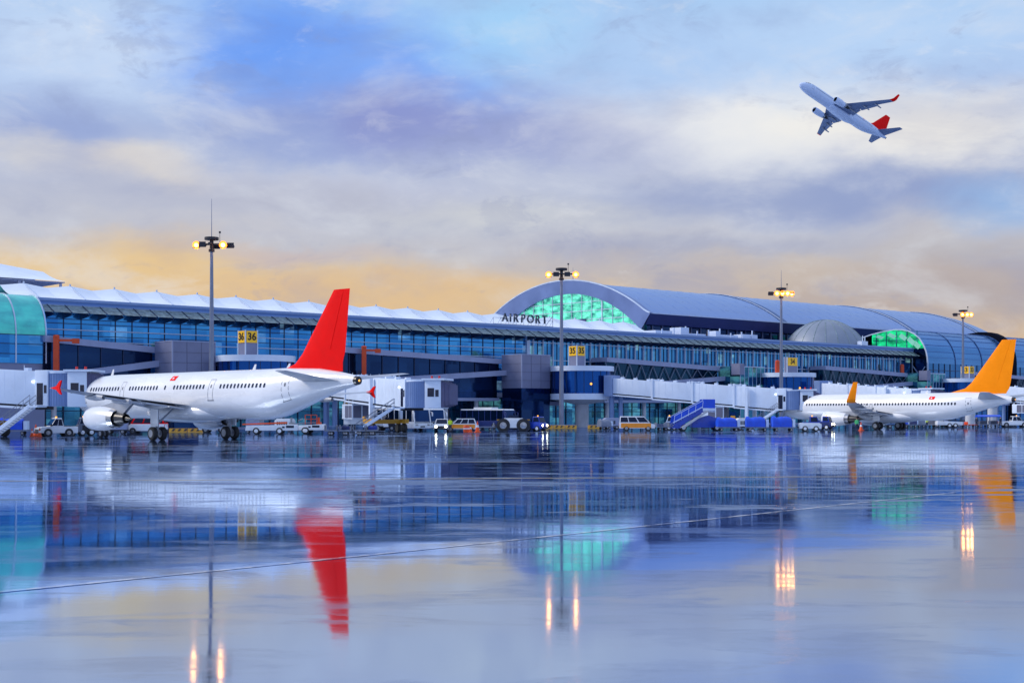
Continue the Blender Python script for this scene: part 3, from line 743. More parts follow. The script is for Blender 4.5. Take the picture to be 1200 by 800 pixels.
rotunda(-70.8, 'round rotunda carrying the 36 number pillar behind the red tailed jet')
rotunda(-6.8, 'round blue glass rotunda on a pale column with the 35 pillar on top')
rotunda(50.8, 'round rotunda beside the glass shaft under the 34 sign')
rotunda(118.0, 'round rotunda partly hidden behind the orange tail')
pillar(-61.6, -13.6, 10.37, '36', 'two sided yellow 36 sign on a grey pillar above the red tailed jet')
pillar(2.6, -13.6, 10.37, '35', 'two sided yellow 35 sign on a grey pillar over the blue rotunda')
pillar(62.3, -12.6, 10.37, '34', 'single yellow 34 sign right of a lamp mast', 3.3, False, 3.2)
pillar(131.8, -12.6, 10.37, '33', 'yellow 33 sign beside the orange tail fin', 2.1, True, 3.0)

# ---- orange steel posts
def fu(px, w_):             # where the sight line of a photo column meets a line parallel to the facade
    k = (px - 600) / F_PX; return (k * (240 + TD[0] * w_) + TD[1] * w_) / (TD[0] - k * TD[1])
def orange_post(px, w_, z0, z1, arm, label):
    t = thing('hoist_post', label, 'post', W(fu(px, w_), w_, z0), R(10), 'orange hoist posts')
    q = MB(); q.bx(-.35, .35, -.35, .35, 0, z1 - z0); q.build('post', 'rust_orange', t)
    if arm:
        q = MB(); q.bx(.36, arm, -.18, .18, z1 - z0 - .5, z1 - z0 - .2); q.bx(arm - .9, arm, -.25, .25, z1 - z0 - .75, z1 - z0 - .1); q.build('arm', 'rust_orange', t)
    q = MB(); q.lathe((0, 0, z1 - z0), (0, 0, 1), [(0, .42), (.25, .42), (.35, .2)], 14); q.build('cap', 'rust_orange', t)
orange_post(66, -5.75, 7.45, 12.3, 2.9, 'tall orange hoist post with arm near the green glass lounge')
orange_post(426.5, -5.75, 7.45, 12.5, 2.6, 'orange hoist post with arm just right of the red tail')
orange_post(911, -13.0, 10.36, 12.5, 0, 'short orange post left of the 34 sign')
orange_post(1057, -3.0, 11.68, 13.4, 0, 'short orange post below the green glass end')

# ---- floodlight masts
def mast(px, Y, zh, spike, left, lamps, label):
    t = thing('floodlight_mast', label, 'lamp mast', at(px, Y), 0, 'tall floodlight masts')
    q = MB(); q.tube((0, 0, 0), (0, 0, zh - .6), .42, .20, 16); q.build('pole', 'pole_steel', t)
    q = MB(); q.bx(-.5, .5, -.5, .5, 0, .5); q.build('footing', 'concrete', t)
    q = MB(); q.lathe((0, 0, zh), (0, 0, 1), [(.5, .3), (.6, .95), (.95, .95), (1.0, .3)], 18); q.tube((0, 0, zh - .6), (0, 0, zh + .6), .26); q.bx(-2.4, 2.4, -.14, .14, zh - .1, zh + .12); q.bx(-.14, .14, -1.5, 1.5, zh - .1, zh + .12)
    q.lathe((0, 0, zh - 1.0), (0, 0, 1), [(0, .4), (.35, .4)], 14); q.build('head_ring', 'dark_metal', t)
    if spike:
        q = MB(); q.tube((0, 0, zh + .9), (0, 0, zh + .9 + spike), .06, .025, 6); q.build('lightning_rod', 'pole_steel', t)
    q = MB(); q.tube((1.1, 0, zh), (1.1, 0, zh + 1.6), .03, n=6); q.lathe((1.1, 0, zh + 1.5), (0, 0, 1), [(0, .14), (.25, .14)], 8); q.build('beacon', 'dark_metal', t)
    for (dx, dy, mm) in lamps:
        q = MB(); q.hexa([(dx - .48, dy - .28, zh - .5), (dx + .48, dy - .28, zh - .5), (dx + .45, dy + .4, zh - .2), (dx - .45, dy + .4, zh - .2), (dx - .46, dy - .2, zh + .24), (dx + .46, dy - .2, zh + .24), (dx + .3, dy + .4, zh + .15), (dx - .3, dy + .4, zh + .15)])
        h = q.build('floodlight', 'dark_metal', t)
        if mm:
            q = MB(); q.lathe((dx, dy - .24, zh - .12), (0, -1, -.12), [(.06, .30), (.14, .22), (.18, .04)], 18); q.build('lamp_glass', mm, h); q = MB(); q.lathe((dx, dy - .24, zh - .12), (0, -1, -.12), [(0, .54), (.06, .52), (.07, .28)], 18); q.build('glow_ring', 'lamp_glow_ring', h)
            ld = bpy.data.lights.new('lamp', 'POINT'); ld.energy = 70; ld.color = (1, .42, .1); ld.shadow_soft_size = .25
            lo_ = bpy.data.objects.new('lamp', ld); COL.objects.link(lo_); lo_.parent = t; lo_.location = (dx, dy - .75, zh - .35)
A, D_ = 'flood_lamp', 'flood_lamp_dim'
mast(248, 183, 25.0, 5.2, 0, [(-2.0, 0, D_), (1.6, -.1, A), (-1.0, -.9, None), (2.5, .3, None), (.4, 1.2, None)], 'lamp mast with a long rod behind the red tailed jet')
mast(658, 222, 25.0, 0, 0, [(-2.1, 0, D_), (2.3, -.1, D_), (-.9, -.9, None), (.9, -.9, None)], 'lamp mast in front of the rotunda with the 35 sign')
mast(915.5, 257, 25.0, 3.4, 0, [(-.9, -.3, A), (.1, -.5, A), (1.1, -.3, A), (-2.0, 0, None), (2.0, .3, A)], 'brightly lit lamp mast beside the yellow 34 sign')
mast(1128.5, 312, 25.0, 0, 0, [(-.3, -.4, A), (.8, -.3, A), (1.8, 0, A), (-1.8, 0, None)], 'lamp mast in front of the right hand barrel hall')
# ------------------------------------------------------------------ aircraft (nose along +x, port side +y, origin on the ground between the main wheels)
def interp(tab, x):
    if x <= tab[0][0]: return tab[0][1:]
    for a, b in zip(tab[:-1], tab[1:]):
        if x <= b[0]:
            t = (x - a[0]) / (b[0] - a[0]); return tuple(p + (q - p) * t for p, q in zip(a[1:], b[1:]))
    return tab[-1][1:]
AIRFOIL = [(0, 0), (.02, .35), (.10, .75), (.25, 1.0), (.45, .92), (.7, .52), (.9, .18), (1, .02), (.9, -.10), (.7, -.28), (.45, -.48), (.25, -.52), (.10, -.40), (.02, -.2)]
def section(le, chord, thick, vert=False):      # aerofoil slice starting at le, running aft (-x)
    out = []
    for c, h in AIRFOIL:
        if vert: out.append((le[0] - c * chord, le[1] + (h if h >= 0 else h * 1.6) * thick / 2, le[2]))
        else: out.append((le[0] - c * chord, le[1], le[2] + h * thick / 2))
    return out
def aircraft(label, loc, rz, P, gear=True, group=None):
    root = thing('airliner', label, 'airplane', loc, rz, group)
    zc, r, rz_, Ln, Lt = P['zc'], P['r'], P['rz'], P['nose'], P['tail']
    # fuselage stations: x, half width, half height, centre height
    tab = [(-Lt, .34, .38, zc + .95), (-Lt + .5, .42, .50, zc + .95), (-Lt + 2.2, .68, .80, zc + .92), (-Lt + 4.5, 1.14, 1.25, zc + .76), (-Lt + 7.0, 1.55, 1.66, zc + .44),
           (-Lt + 9.5, r * .95, rz_ * .955, zc + .12), (-Lt + 11.5, r, rz_, zc), (Ln - 7.0, r, rz_, zc), (Ln - 4.6, r * .97, rz_ * .97, zc - .03), (Ln - 3.0, r * .86, rz_ * .86, zc - .12),
           (Ln - 1.8, r * .70, rz_ * .68, zc - .28), (Ln - .9, r * .50, rz_ * .47, zc - .44), (Ln - .3, r * .28, rz_ * .26, zc - .55), (Ln, .04, .04, zc - .60)]
    def surf(x, ph, off=0.0):                      # ph: 0 at port side, 90 deg at the crown
        a, b, c = interp(tab, x); return (x, (a + off) * math.cos(ph), c + (b + off) * math.sin(ph))
    xs = sorted({t[0] for t in tab} | {-Lt + 11.5 + i * ((Ln + Lt - 18.5) / 12) for i in range(13)})
    mb = MB(); mb.loft([[surf(x, 2 * math.pi * j / 40) for j in range(40)] for x in xs], 0, True, True)
    body = mb.build('fuselage', P['mat'], root)
    def patch(mb, x0, x1, p0, p1, off, side, m=0, nx=2, np_=4):
        g = [[surf(x0 + (x1 - x0) * i / nx, p0 + (p1 - p0) * j / np_, off) for j in range(np_ + 1)] for i in range(nx + 1)]
        g2 = [[(q[0], q[1] * side, q[2]) for q in row] for row in g]; n = np_ + 1
        mb.add([q for row in g2 for q in row], [(i * n + j, i * n + j + 1, (i + 1) * n + j + 1, (i + 1) * n + j) for i in range(nx) for j in range(np_)], m, True)
    def ang(z, x=0.0):
        a, b, c = interp(tab, x); return math.asin(max(-1, min(1, (z - c) / b)))
    zw = P['zwin']
    for side in (1, -1):                            # passenger windows, each its own part
        for a, b, step in P['rows']:
            x = a
            while x < b:
                mb = MB(); c0, c1 = ang(zw - .19, x), ang(zw + .19, x); h = .135
                pts = []
                for (dx, t) in ((-h, .2), (-h, .8), (-h * .55, 1), (h * .55, 1), (h, .8), (h, .2), (h * .55, 0), (-h * .55, 0)):
                    q = surf(x + dx, c0 + (c1 - c0) * t, .012); pts.append((q[0], q[1] * side, q[2]))
                mb.add(pts, [tuple(range(8))]); mb.build('cabin_window', 'window_dark', root); x += step
        for (dx, z0, z1, wd) in P['doors']:
            mb = MB(); p0, p1 = ang(z0, dx), ang(z1, dx); e = .05
            patch(mb, dx - wd / 2, dx - wd / 2 + e, p0, p1, .012, side); patch(mb, dx + wd / 2 - e, dx + wd / 2, p0, p1, .012, side)
            patch(mb, dx - wd / 2, dx + wd / 2, p1 - .02, p1, .012, side); patch(mb, dx - wd / 2 - .1, dx + wd / 2 + .1, p0 - .035, p0, .014, side)
            patch(mb, dx - .09, dx + .09, ang(zw - .12, dx), ang(zw + .16, dx), .014, side)
            mb.build('cabin_door', 'door_line', root)
    mb = MB()
    for side in (1, -1):                            # flight deck windows
        for (x0, x1, p0, p1) in ((Ln - 2.25, Ln - 1.75, R(36), R(62)), (Ln - 2.9, Ln - 2.4, R(32), R(52)), (Ln - 3.45, Ln - 3.0, R(31), R(46))): patch(mb, x0, x1, p0, p1, .015, side)
    patch(mb, Ln - 2.2, Ln - 1.75, R(66), R(114), .015, 1)
    mb.build('cockpit_window', 'window_dark', root)
    mb = MB()
    for side in (1, -1):
        x0 = P['flag']; patch(mb, x0 - .45, x0 + .45, ang(zw + .62, x0), ang(zw + 1.05, x0), .012, side)
        patch(mb, x0 - .02, x0 + .2, ang(zw + .76, x0), ang(zw + .92, x0), .016, side, 1)
    mb.build('flag_marking', ['red_paint', 'aircraft_white'], root)
    mb = MB(); e = surf(-Lt, 0)
    mb.lathe((-Lt - .35, 0, zc + .95), (1, 0, 0), [(0, .24), (.05, .33), (.36, .37)], 20); mb.build('exhaust_cone', 'engine_dark', root)
    mb = MB(); mb.lathe((-Lt - .42, 0, zc + .95), (1, 0, 0), [(0, .02), (.05, .09), (.1, .09)], 10); mb.build('tail_light', 'lamp_amber', root)
    mb = MB()
    for x, h in P['antennas']: mb.hexa([(x, -.03, zc + rz_ - .05), (x + .45, -.03, zc + rz_ - .05), (x + .45, .03, zc + rz_ - .05), (x, .03, zc + rz_ - .05), (x - .15, -.02, zc + rz_ + h), (x + .05, -.02, zc + rz_ + h), (x + .05, .02, zc + rz_ + h), (x - .15, .02, zc + rz_ + h)])
    mb.build('antenna', 'aircraft_white', root)
    # belly fairing
    mb = MB(); fb = [(7.2, .3, .2), (6.4, 1.2, .55), (5, 1.7, .8), (3, 1.95, .95), (-1, 2.0, 1.0), (-3, 1.75, .9), (-5, 1.1, .6), (-6, .3, .2)]
    mb.loft([[(x, a * math.cos(q), zc - rz_ + .62 + b * math.sin(q)) for q in [2 * math.pi * j / 24 for j in range(24)]] for x, a, b in fb]); mb.build('belly_fairing', P['mat'], root)
    # wings
    wr = P['wing']          # (lateral, LE x, chord, z, thickness)
    for side in (1, -1):
        mb = MB(); mb.loft([section((x, y * side, z), c, th) for y, x, c, z, th in wr], 0, True, True)
        wing = mb.build('wing', P.get('wingmat', 'wing_grey'), root)
        for y, x, c, z, th in [interp([(q[0],) + q for q in wr], yy) for yy in (4.2, 8.4, 11.8)]:
            xb = x - c * .50; mb = MB()
            mb.loft([[(xa, side * y + rr * math.cos(a), z - .30 - (xb - xa) * .02 + rr * 1.15 * math.sin(a)) for a in [2 * math.pi * j / 12 for j in range(12)]] for xa, rr in ((xb + .3, .03), (xb - .4, .17), (xb - 1.6, .24), (xb - 2.8, .17), (xb - c * .5 - .9, .03))])
            mb.build('flap_fairing', 'aircraft_grey', wing)
        for (ya, yb) in ((2.6, 6.2), (6.5, 11.8)):
            A = interp([(q[0],) + q for q in wr], ya); B = interp([(q[0],) + q for q in wr], yb)
            pa = (A[1] - A[2] * .80, ya * side, A[3] - .08); pb = (B[1] - B[2] * .80, yb * side, B[3] - .06)
            qa = (A[1] - A[2] * 1.10, ya * side, A[3] - .42); qb = (B[1] - B[2] * 1.10, yb * side, B[3] - .30)
            mb = MB(); mb.slab([pa, pb, qb, qa], .06); mb.build('flap', P.get('wingmat', 'wing_grey'), wing)
        y, x, c, z, th = wr[-1]
        if P['tip'] == 'fence':
            mb = MB(); mb.prism([(x - .2, z + .02), (x - c * .75, z + .16), (x - c - .15, z + .56), (x - c - .45, z + .60), (x - c - .12, z), (x - c - .4, z - .52), (x - c - .15, z - .48), (x - c * .75, z - .14)], lambda a, b, t: (a, side * (y + t), b), -.05, .05)
            mb.build('wingtip_fence', P['accent'], wing)
        else:
            mb = MB(); hgt = P['tip']
            rg = [section((x, y * side, z), c, th)]
            for q, up, out, dx, cc in ((.15, .12, .45, .25, .93), (.4, .55, .85, .75, .80), (1, hgt, 1.25, 2.0, .42)):
                base = []
                for cq, hq in AIRFOIL: base.append((x - dx - cq * c * cc, side * (y + out + hq * th * .3), z + up))
                rg.append(base)
            mb.loft(rg); mb.build('winglet', P['accent'], wing)
    # engines
    ex, ey, ez, er = P['engine']
    for side in (1, -1):
        mb = MB(); k = er
        o = (ex, ey * side, ez)
        prof = [(-.15, k * .80), (0, k * .92), (-.25, k * .99), (-1.2, k * 1.06), (-2.6, k * 1.04), (-3.9, k * .86), (-4.6, k * .72)]
        mb.lathe(o, (1, 0, 0), [(-4.55, k * .66)] + prof[::-1], 32, cap=False)
        eng = mb.build('engine', P['mat'], root)
        mb = MB(); mb.lathe(o, (1, 0, 0), [(-.14, k * .795), (-.5, k * .77), (-1.0, k * .77), (-.95, .2), (-.55, .02)], 28, cap=False); mb.build('fan', 'engine_dark', eng)
        mb = MB(); mb.lathe(o, (1, 0, 0), [(-4.3, k * .60), (-5.1, k * .52), (-6.0, k * .40), (-6.05, k * .34), (-5.3, k * .3)], 26, cap=True); mb.lathe(o, (1, 0, 0), [(-5.4, .28), (-6.3, .2), (-7.0, .02)], 16); mb.build('exhaust_nozzle', 'engine_dark', eng)
        mb = MB(); mb.lathe(o, (1, 0, 0), [(-4.62, k * .70), (-4.3, k * .79), (-4.0, k * .855), (-3.99, k * .865), (-4.62, k * .735)], 32, cap=False); mb.build('nozzle_ring', 'bare_metal', eng)
        W_ = interp([(q[0],) + q for q in wr], ey); zt = W_[3]
        mb = MB(); mb.hexa([(ex - 5.6, side * ey - .16, ez + k * .35), (ex - 1.2, side * ey - .16, ez + k * .95), (ex - 1.2, side * ey + .16, ez + k * .95), (ex - 5.6, side * ey + .16, ez + k * .35),
                            (W_[1] - W_[2] * .55, side * ey - .14, zt - .1), (W_[1] - .1, side * ey - .14, zt + .05), (W_[1] - .1, side * ey + .14, zt + .05), (W_[1] - W_[2] * .55, side * ey + .14, zt - .1)]); mb.build('pylon', 'aircraft_grey', root)
    # tail
    fn = P['fin']
    mb = MB(); mb.loft([section((x, 0, z), c, th, True) for x, c, z, th in fn], 0, True, False); fin = mb.build('tail_fin', P['accent'], root)
    (xa, ca, za, ta), (xb, cb, zb, tb) = fn[-2], fn[-1]
    mb = MB()
    for sd in (1, -1): mb.beam((xa - ca * .68, sd * (ta * .28 + .012), za + .25), (xb - cb * .62, sd * (tb * .3 + .008), zb - .2), .015, .03)
    mb.build('rudder_line', P['rudder'], fin)
    st = P['stab']
    for side in (1, -1):
        mb = MB(); mb.loft([section((x, y * side, z), c, th) for y, x, c, z, th in st]); mb.build('tailplane', P.get('wingmat', 'wing_grey'), root)
    # landing gear
    if gear:
        def wheel(par, x, y, rad, wd):
            mb = MB(); mb.lathe((x, y - wd / 2, rad), (0, 1, 0), [(0, rad * .62), (0, rad * .86), (wd * .18, rad), (wd * .82, rad), (wd, rad * .86), (wd, rad * .62)], 24); tw = mb.build('wheel', 'rubber', par)
            mb = MB()
            for q in (y - wd / 2 - .02, y + wd / 2 - .02): mb.lathe((x, q, rad), (0, 1, 0), [(0, rad * .2), (0, rad * .5), (.04, rad * .58)], 16)
            mb.build('rim', 'aircraft_grey', tw)
        ty = P['track'] / 2
        for side in (1, -1):
            mb = MB(); mb.tube((0, ty * side, .5), (.1, ty * side, P['zwing']), .14, .19, 12); mb.tube((-.05, ty * side, 1.5), (-.2, ty * side * .55, P['zwing'] - .1), .08, n=8); mb.tube((0, ty * side - .5, P['wr_']), (0, ty * side + .5, P['wr_']), .1, n=8)
            mb.tube((.15, ty * side, 1.1), (1.3, ty * side, P['zwing'] - .1), .07, n=8)
            g = mb.build('main_gear', 'aircraft_grey', root)
            mb = MB(); mb.bx(-.55, .65, ty * side + side * .28 - .04, ty * side + side * .28 + .04, 1.25, P['zwing'] - .05); mb.build('gear_door', P['mat'], g)
            for dy in (-.47, .47): wheel(g, 0, ty * side + dy, P['wr_'], .44)
        nx = P['nosegear']
        mb = MB(); mb.tube((nx, 0, .4), (nx + .1, 0, zc - rz_ + .3), .1, .13, 10); mb.tube((nx, -.3, .38), (nx, .3, .38), .06, n=8); mb.tube((nx, 0, 1.0), (nx + .9, 0, zc - rz_ + .2), .05, n=8); g = mb.build('nose_gear', 'aircraft_grey', root)
        for dy in (-.27, .27): wheel(g, nx, dy, .39, .24)
    return root
A321 = dict(zc=4.02, r=2.0, rz=2.13, nose=20.6, tail=23.2, zwin=4.72, mat='aircraft_white', accent='red_paint', rudder='red_paint',
    rows=[(-13.4, -6.6, .53), (-4.4, .6, .53), (1.9, 2.1, .5), (3.3, 8.6, .53), (10.2, 15.8, .53)],
    doors=[(-15.9, 3.45, 5.35, .86), (-5.6, 3.55, 5.35, .80), (9.4, 3.5, 5.35, .7), (16.9, 3.45, 5.35, .86)], flag=1.2, antennas=[(-9.5, .45), (-14.4, .4), (14.5, .55)],
    wing=[(0, 6.6, 8.6, 3.05, 1.1), (1.9, 6.0, 7.9, 3.1, .95), (6.2, 2.9, 4.6, 3.55, .5), (12, -.9, 2.9, 4.05, .3), (16.1, -4.2, 1.6, 4.40, .16)], tip='fence',
    engine=(8.0, 5.75, 1.92, 1.05), fin=[(-12.6, 8.9, 5.75, .2), (-15.2, 6.3, 6.5, .42), (-16.2, 5.6, 7.3, .42), (-20.35, 2.05, 12.3, .22)],
    stab=[(0, -17.0, 4.6, 4.95, .5), (.8, -17.4, 4.3, 5.0, .45), (6.2, -21.0, 1.5, 5.65, .15)], track=7.6, zwing=3.1, wr_=.60, nosegear=16.4)
B737 = dict(zc=3.32, r=1.88, rz=2.0, nose=19.6, tail=19.9, zwin=3.74, mat='aircraft_white', accent='orange_paint', rudder='orange_paint',
    rows=[(-12.0, 1.4, .508), (2.6, 2.8, .5), (3.6, 14.2, .508)],
    doors=[(-13.9, 2.75, 4.55, .80), (1.9, 3.1, 4.2, .5), (3.1, 3.1, 4.2, .5), (15.2, 2.75, 4.6, .86)], flag=-8.2, antennas=[(-6.5, .4), (6, .4)],
    wing=[(0, 6.2, 8.2, 2.3, 1.0), (1.8, 5.6, 7.4, 2.35, .85), (5.6, 2.6, 4.2, 2.75, .45), (11, -.9, 2.7, 3.3, .28), (16.4, -4.4, 1.7, 3.85, .16)], tip=2.8,
    engine=(8.0, 4.85, 1.55, 1.0), fin=[(-9.4, 9.5, 5.12, .12), (-12.6, 6.8, 5.9, .36), (-13.6, 6.0, 6.7, .40), (-18.3, 2.1, 12.55, .2)],
    stab=[(0, -14.6, 4.4, 4.35, .45), (.8, -15.0, 4.1, 4.4, .4), (7.0, -19.1, 1.4, 5.2, .14)], track=5.75, zwing=2.4, wr_=.56, nosegear=15.4)
aircraft('big white parked airliner with a tall red tail fin', (*at(228, 124)[:2], 0), R(180 - 44.5), A321)
aircraft('white parked airliner with an orange tail fin and orange winglet', (*at(1042, 203)[:2], 0), R(180 - 50), B737)
# the jet that has just taken off: nose to the left and up
FLY = dict(B737, accent='red_paint', rudder='red_paint', tip=2.6, mat='climbing_body_shaded', wingmat='climbing_wing_shaded')
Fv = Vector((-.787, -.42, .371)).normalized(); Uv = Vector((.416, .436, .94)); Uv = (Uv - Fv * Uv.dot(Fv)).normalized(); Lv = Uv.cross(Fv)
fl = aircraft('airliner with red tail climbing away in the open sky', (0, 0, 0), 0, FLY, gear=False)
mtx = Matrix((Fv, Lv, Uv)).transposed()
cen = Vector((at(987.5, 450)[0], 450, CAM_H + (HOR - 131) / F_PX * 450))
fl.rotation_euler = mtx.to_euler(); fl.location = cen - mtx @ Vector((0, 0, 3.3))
# ------------------------------------------------------------------ passenger boarding bridges
def jet_bridge(label, p0, p1, z0, z1, n, ht=2.85, yaw=16, lift=.80, cabinet=.40, stair=True, lit=True, sdir=None):
    """p0: rotunda end, p1: far end of the tunnel; z0, z1: floor heights there"""
    a, b = Vector(p0), Vector(p1); d = b - a; L = d.length; rz = math.atan2(d.y, d.x)
    t = thing('jet_bridge', label, 'jet bridge', (a.x, a.y, 0), rz, 'covered boarding bridges')
    fz = lambda x: z0 + (z1 - z0) * x / L
    for k in range(n):
        x0, x1 = L * k / n, L * (k + 1) / n; g = .11 * k; hw = 1.35 + g
        q = MB(); e0, e1 = fz(x0) - g, fz(x1) - g
        q.hexa([(x0, -hw, e0), (x1, -hw, e1), (x1, hw, e1), (x0, hw, e0), (x0, -hw, e0 + ht + 2 * g), (x1, -hw, e1 + ht + 2 * g), (x1, hw, e1 + ht + 2 * g), (x0, hw, e0 + ht + 2 * g)])
        s = q.build('tunnel_section', 'bridge_white', t, .04)
        q = MB(); m = max(2, int((x1 - x0) / 1.15))
        for i in range(1, m):
            x = x0 + (x1 - x0) * i / m; z = fz(x) - g
            for sd in (-1, 1): q.bx(x - .04, x + .04, sd * hw - .010, sd * hw + .010, z + .15, z + ht + 2 * g - .15)
        q.build('panel_rib', 'bridge_rib', s)
        q = MB(); q.hexa([(x0, -hw + .2, e0 - .42), (x1, -hw + .2, e1 - .42), (x1, hw - .2, e1 - .42), (x0, hw - .2, e0 - .42), (x0, -hw + .2, e0 - .03), (x1, -hw + .2, e1 - .03), (x1, hw - .2, e1 - .03), (x0, hw - .2, e0 - .03)]); q.build('floor_beam', 'dark_metal', s)
        q = MB(); q.beam((x0, -hw - .06, e0 - .3), (x1, -hw - .06, e1 - .3), .12, .22); q.build('cable_rail', 'bridge_white', s)
        if k:
            q = MB(); z = fz(x0) - g
            for sd in (-1, 1): q.bx(x0 - .16, x0 + .16, sd * (hw + .02) - .11, sd * (hw + .02) + .11, z - .3, z + ht + 2 * g + .3)
            q.bx(x0 - .16, x0 + .16, -hw, hw, z + ht + 2 * g + .02, z + ht + 2 * g + .22); q.build('collar', 'bridge_white', t)
        q = MB()
        for i in range(3): x = x0 + (x1 - x0) * (i + .5) / 3; z = fz(x) + ht + g; q.bx(x - .25, x + .25, -.3, .3, z, z + .28); q.tube((x + .6, -hw + .2, z), (x + .6, -hw + .2, z + .5), .03, n=6)
        q.build('roof_fitting', 'bridge_white', s)
    g = .11 * (n - 1); hw = 1.35 + g; zt = fz(L) - g
    # end frame with door and window, then the turning cab and its hood
    q = MB(); q.bx(L + .02, L + 1.5, -hw - .1, hw + .1, zt - .1, zt + ht + 2 * g + .1); e = q.build('end_frame', 'bridge_white', t, .03)
    q = MB(); q.bx(L + .25, L + .95, -hw - .13, -hw - .101, zt + .05, zt + 2.2); q.bx(L + 1.08, L + 1.38, -hw - .13, -hw - .101, zt + 1.2, zt + 2.0); q.build('service_door', 'window_dark', e)
    if lit:
        q = MB(); q.bx(L - .25, L - .02, -hw - .24, -hw - .12, zt + 2.25, zt + 2.45); q.build('side_lamp', 'lamp_white', e)
    cab = MB(); ca = R(yaw); px = L + 2.1
    rot = lambda x, y, z: (px + x * math.cos(ca) - y * math.sin(ca), x * math.sin(ca) + y * math.cos(ca), z)
    def rb(q, x0, x1, y0, y1, za, zb, m=0): return q.hexa([rot(*p) for p in ((x0, y0, za), (x1, y0, za), (x1, y1, za), (x0, y1, za), (x0, y0, zb), (x1, y0, zb), (x1, y1, zb), (x0, y1, zb))], m)
    q = MB(); q.lathe((px, 0, zt), (0, 0, 1), [(-.1, hw), (ht + g, hw)], 36); drum = q.build('turning_drum', 'bridge_blue', t)
    q = MB()
    for i in range(36):
        an = 2 * math.pi * i / 36; q.beam((px + hw * math.cos(an), hw * math.sin(an), zt), (px + hw * math.cos(an), hw * math.sin(an), zt + ht + g - .1), .07, .07)
    q.build('curtain_slat', 'bridge_blue', drum)
    q = MB(); q.lathe((px, 0, zt), (0, 0, 1), [(ht + g, hw + .06), (ht + g + .18, hw + .06)], 36); q.build('drum_rim', 'bridge_white', drum)
    q = MB(); rb(q, hw * .7, hw + 1.5, -1.75, 1.75, zt - .15, zt + ht + .35); cb = q.build('cab', 'bridge_white', t, .05)
    q = MB(); rb(q, hw * .7 + .35, hw * .7 + 1.15, -1.78, -1.752, zt + 1.2, zt + 2.2); rb(q, hw * .7 + 1.3, hw * .7 + 1.7, -1.78, -1.752, zt + 1.2, zt + 2.0); q.build('cab_window', 'window_dark', cb)
    q = MB(); rb(q, hw * .5, hw + 2.0, -2.0, 2.0, zt + ht + .36, zt + ht + .58); q.build('cab_roof', 'bridge_white', cb)
    for i in range(2): q = MB(); p = rot(hw + .2 + i * .9, -1.0, zt + ht + .58); q.lathe(p, (0, 0, 1), [(0, .14), (.3, .12)], 10); q.build('warning_beacon', 'lamp_red', cb)
    q = MB(); x0 = hw + 1.5
    for i in range(5):
        s_ = i * .22; rb(q, x0 + s_, x0 + s_ + .20, -1.72 - .03 * (i % 2), 1.72, zt - .05 + .08 * i, zt + ht + .25 - .10 * i + .05 * (i % 2))
    q.build('hood', 'bridge_hood', t)
    # telescoping lift columns on a yellow wheel carriage
    lx = L * lift; k = min(n - 1, int(lift * n)); hw2 = 1.5 + .11 * k
    q = MB()
    for sd in (-1, 1): q.bx(lx - .22, lx + .22, sd * (hw2 + .28) - .2, sd * (hw2 + .28) + .2, 1.5, fz(lx) + ht + .2)
    q.bx(lx - .2, lx + .2, -hw2 - .1, hw2 + .1, fz(lx) - .85, fz(lx) - .45); q.build('lift_column', 'bridge_white', t)
    q = MB(); q.bx(lx - 1.9, lx + 1.9, -hw2 - .6, -hw2 - .1, 1.15, 1.65); q.bx(lx - 1.9, lx + 1.9, hw2 + .1, hw2 + .6, 1.15, 1.65); q.bx(lx - .4, lx + .4, -hw2 - .1, hw2 + .1, 1.1, 1.6); q.bx(lx - 2.6, lx - 1.9, -hw2 - .4, -hw2 - .2, 1.4, 2.0)
    car = q.build('wheel_carriage', 'safety_yellow', t)
    for sx in (-.95, .95):
        for sd in (-1, 1):
            q = MB(); q.lathe((lx + sx, sd * (hw2 + .35) - .25, .58), (0, 1, 0), [(0, .3), (0, .5), (.1, .58), (.4, .58), (.5, .5), (.5, .3)], 20); q.build('wheel', 'rubber', car)
    # stair down from the end frame, turned by sdir about its landing
    if stair:
        ys = -hw - 1.05; run = max(4.4, zt * 1.45); sa = R(sdir or 0)
        P_ = lambda x, y, z: (L + .5 + x * math.cos(sa) - y * math.sin(sa), ys + x * math.sin(sa) + y * math.cos(sa), z)
        hy = lambda f: (-run * (1 - f), .15 + (zt - .17) * f)
        q = MB()
        for dy in (-.45, .45):
            q.beam(P_(0, dy, zt - .02), P_(-run, dy, .15), .1, .36)
        q.bx(L + .1, L + 1.4, ys - .55, ys + .95, zt - .2, zt - .03); s = q.build('stair', 'bridge_white', t)
        q = MB(); m = int(zt / .2)
        for i in range(m):
            x, z = hy((i + .5) / m); q.beam(P_(x, -.4, z), P_(x, .4, z), .28, .04)
        q.build('tread', 'steel_grey', s)
        q = MB()
        for dy in (-.48, .48):
            for h in (.55, 1.0): q.beam(P_(0, dy, zt + h), P_(-run, dy, .15 + h), .05, .05)
            for i in range(7): x, z = hy(i / 6); q.tube(P_(x, dy, z), P_(x, dy, z + 1.0), .025, n=6)
        q.build('handrail', 'steel_grey', s)
    # hanging machine cabinet with two dark grilles
    if cabinet:
        cx = L * cabinet; z = fz(cx) - .6
        q = MB(); q.bx(cx - 1.9, cx + 1.9, -1.5, 1.2, z - 2.1, z - .15)
        for dx in (-1.6, 0, 1.6): q.bx(cx + dx - .08, cx + dx + .08, -1.3, -1.15, z - .2, z + .5)
        c_ = q.build('air_unit', 'bridge_white', t, .03)
        q = MB(); q.bx(cx - .7, cx + .45, -1.54, -1.501, z - 1.95, z - .35); q.bx(cx + .65, cx + 1.75, -1.54, -1.501, z - 1.95, z - .35); q.build('air_grille', 'clad_joint', c_)
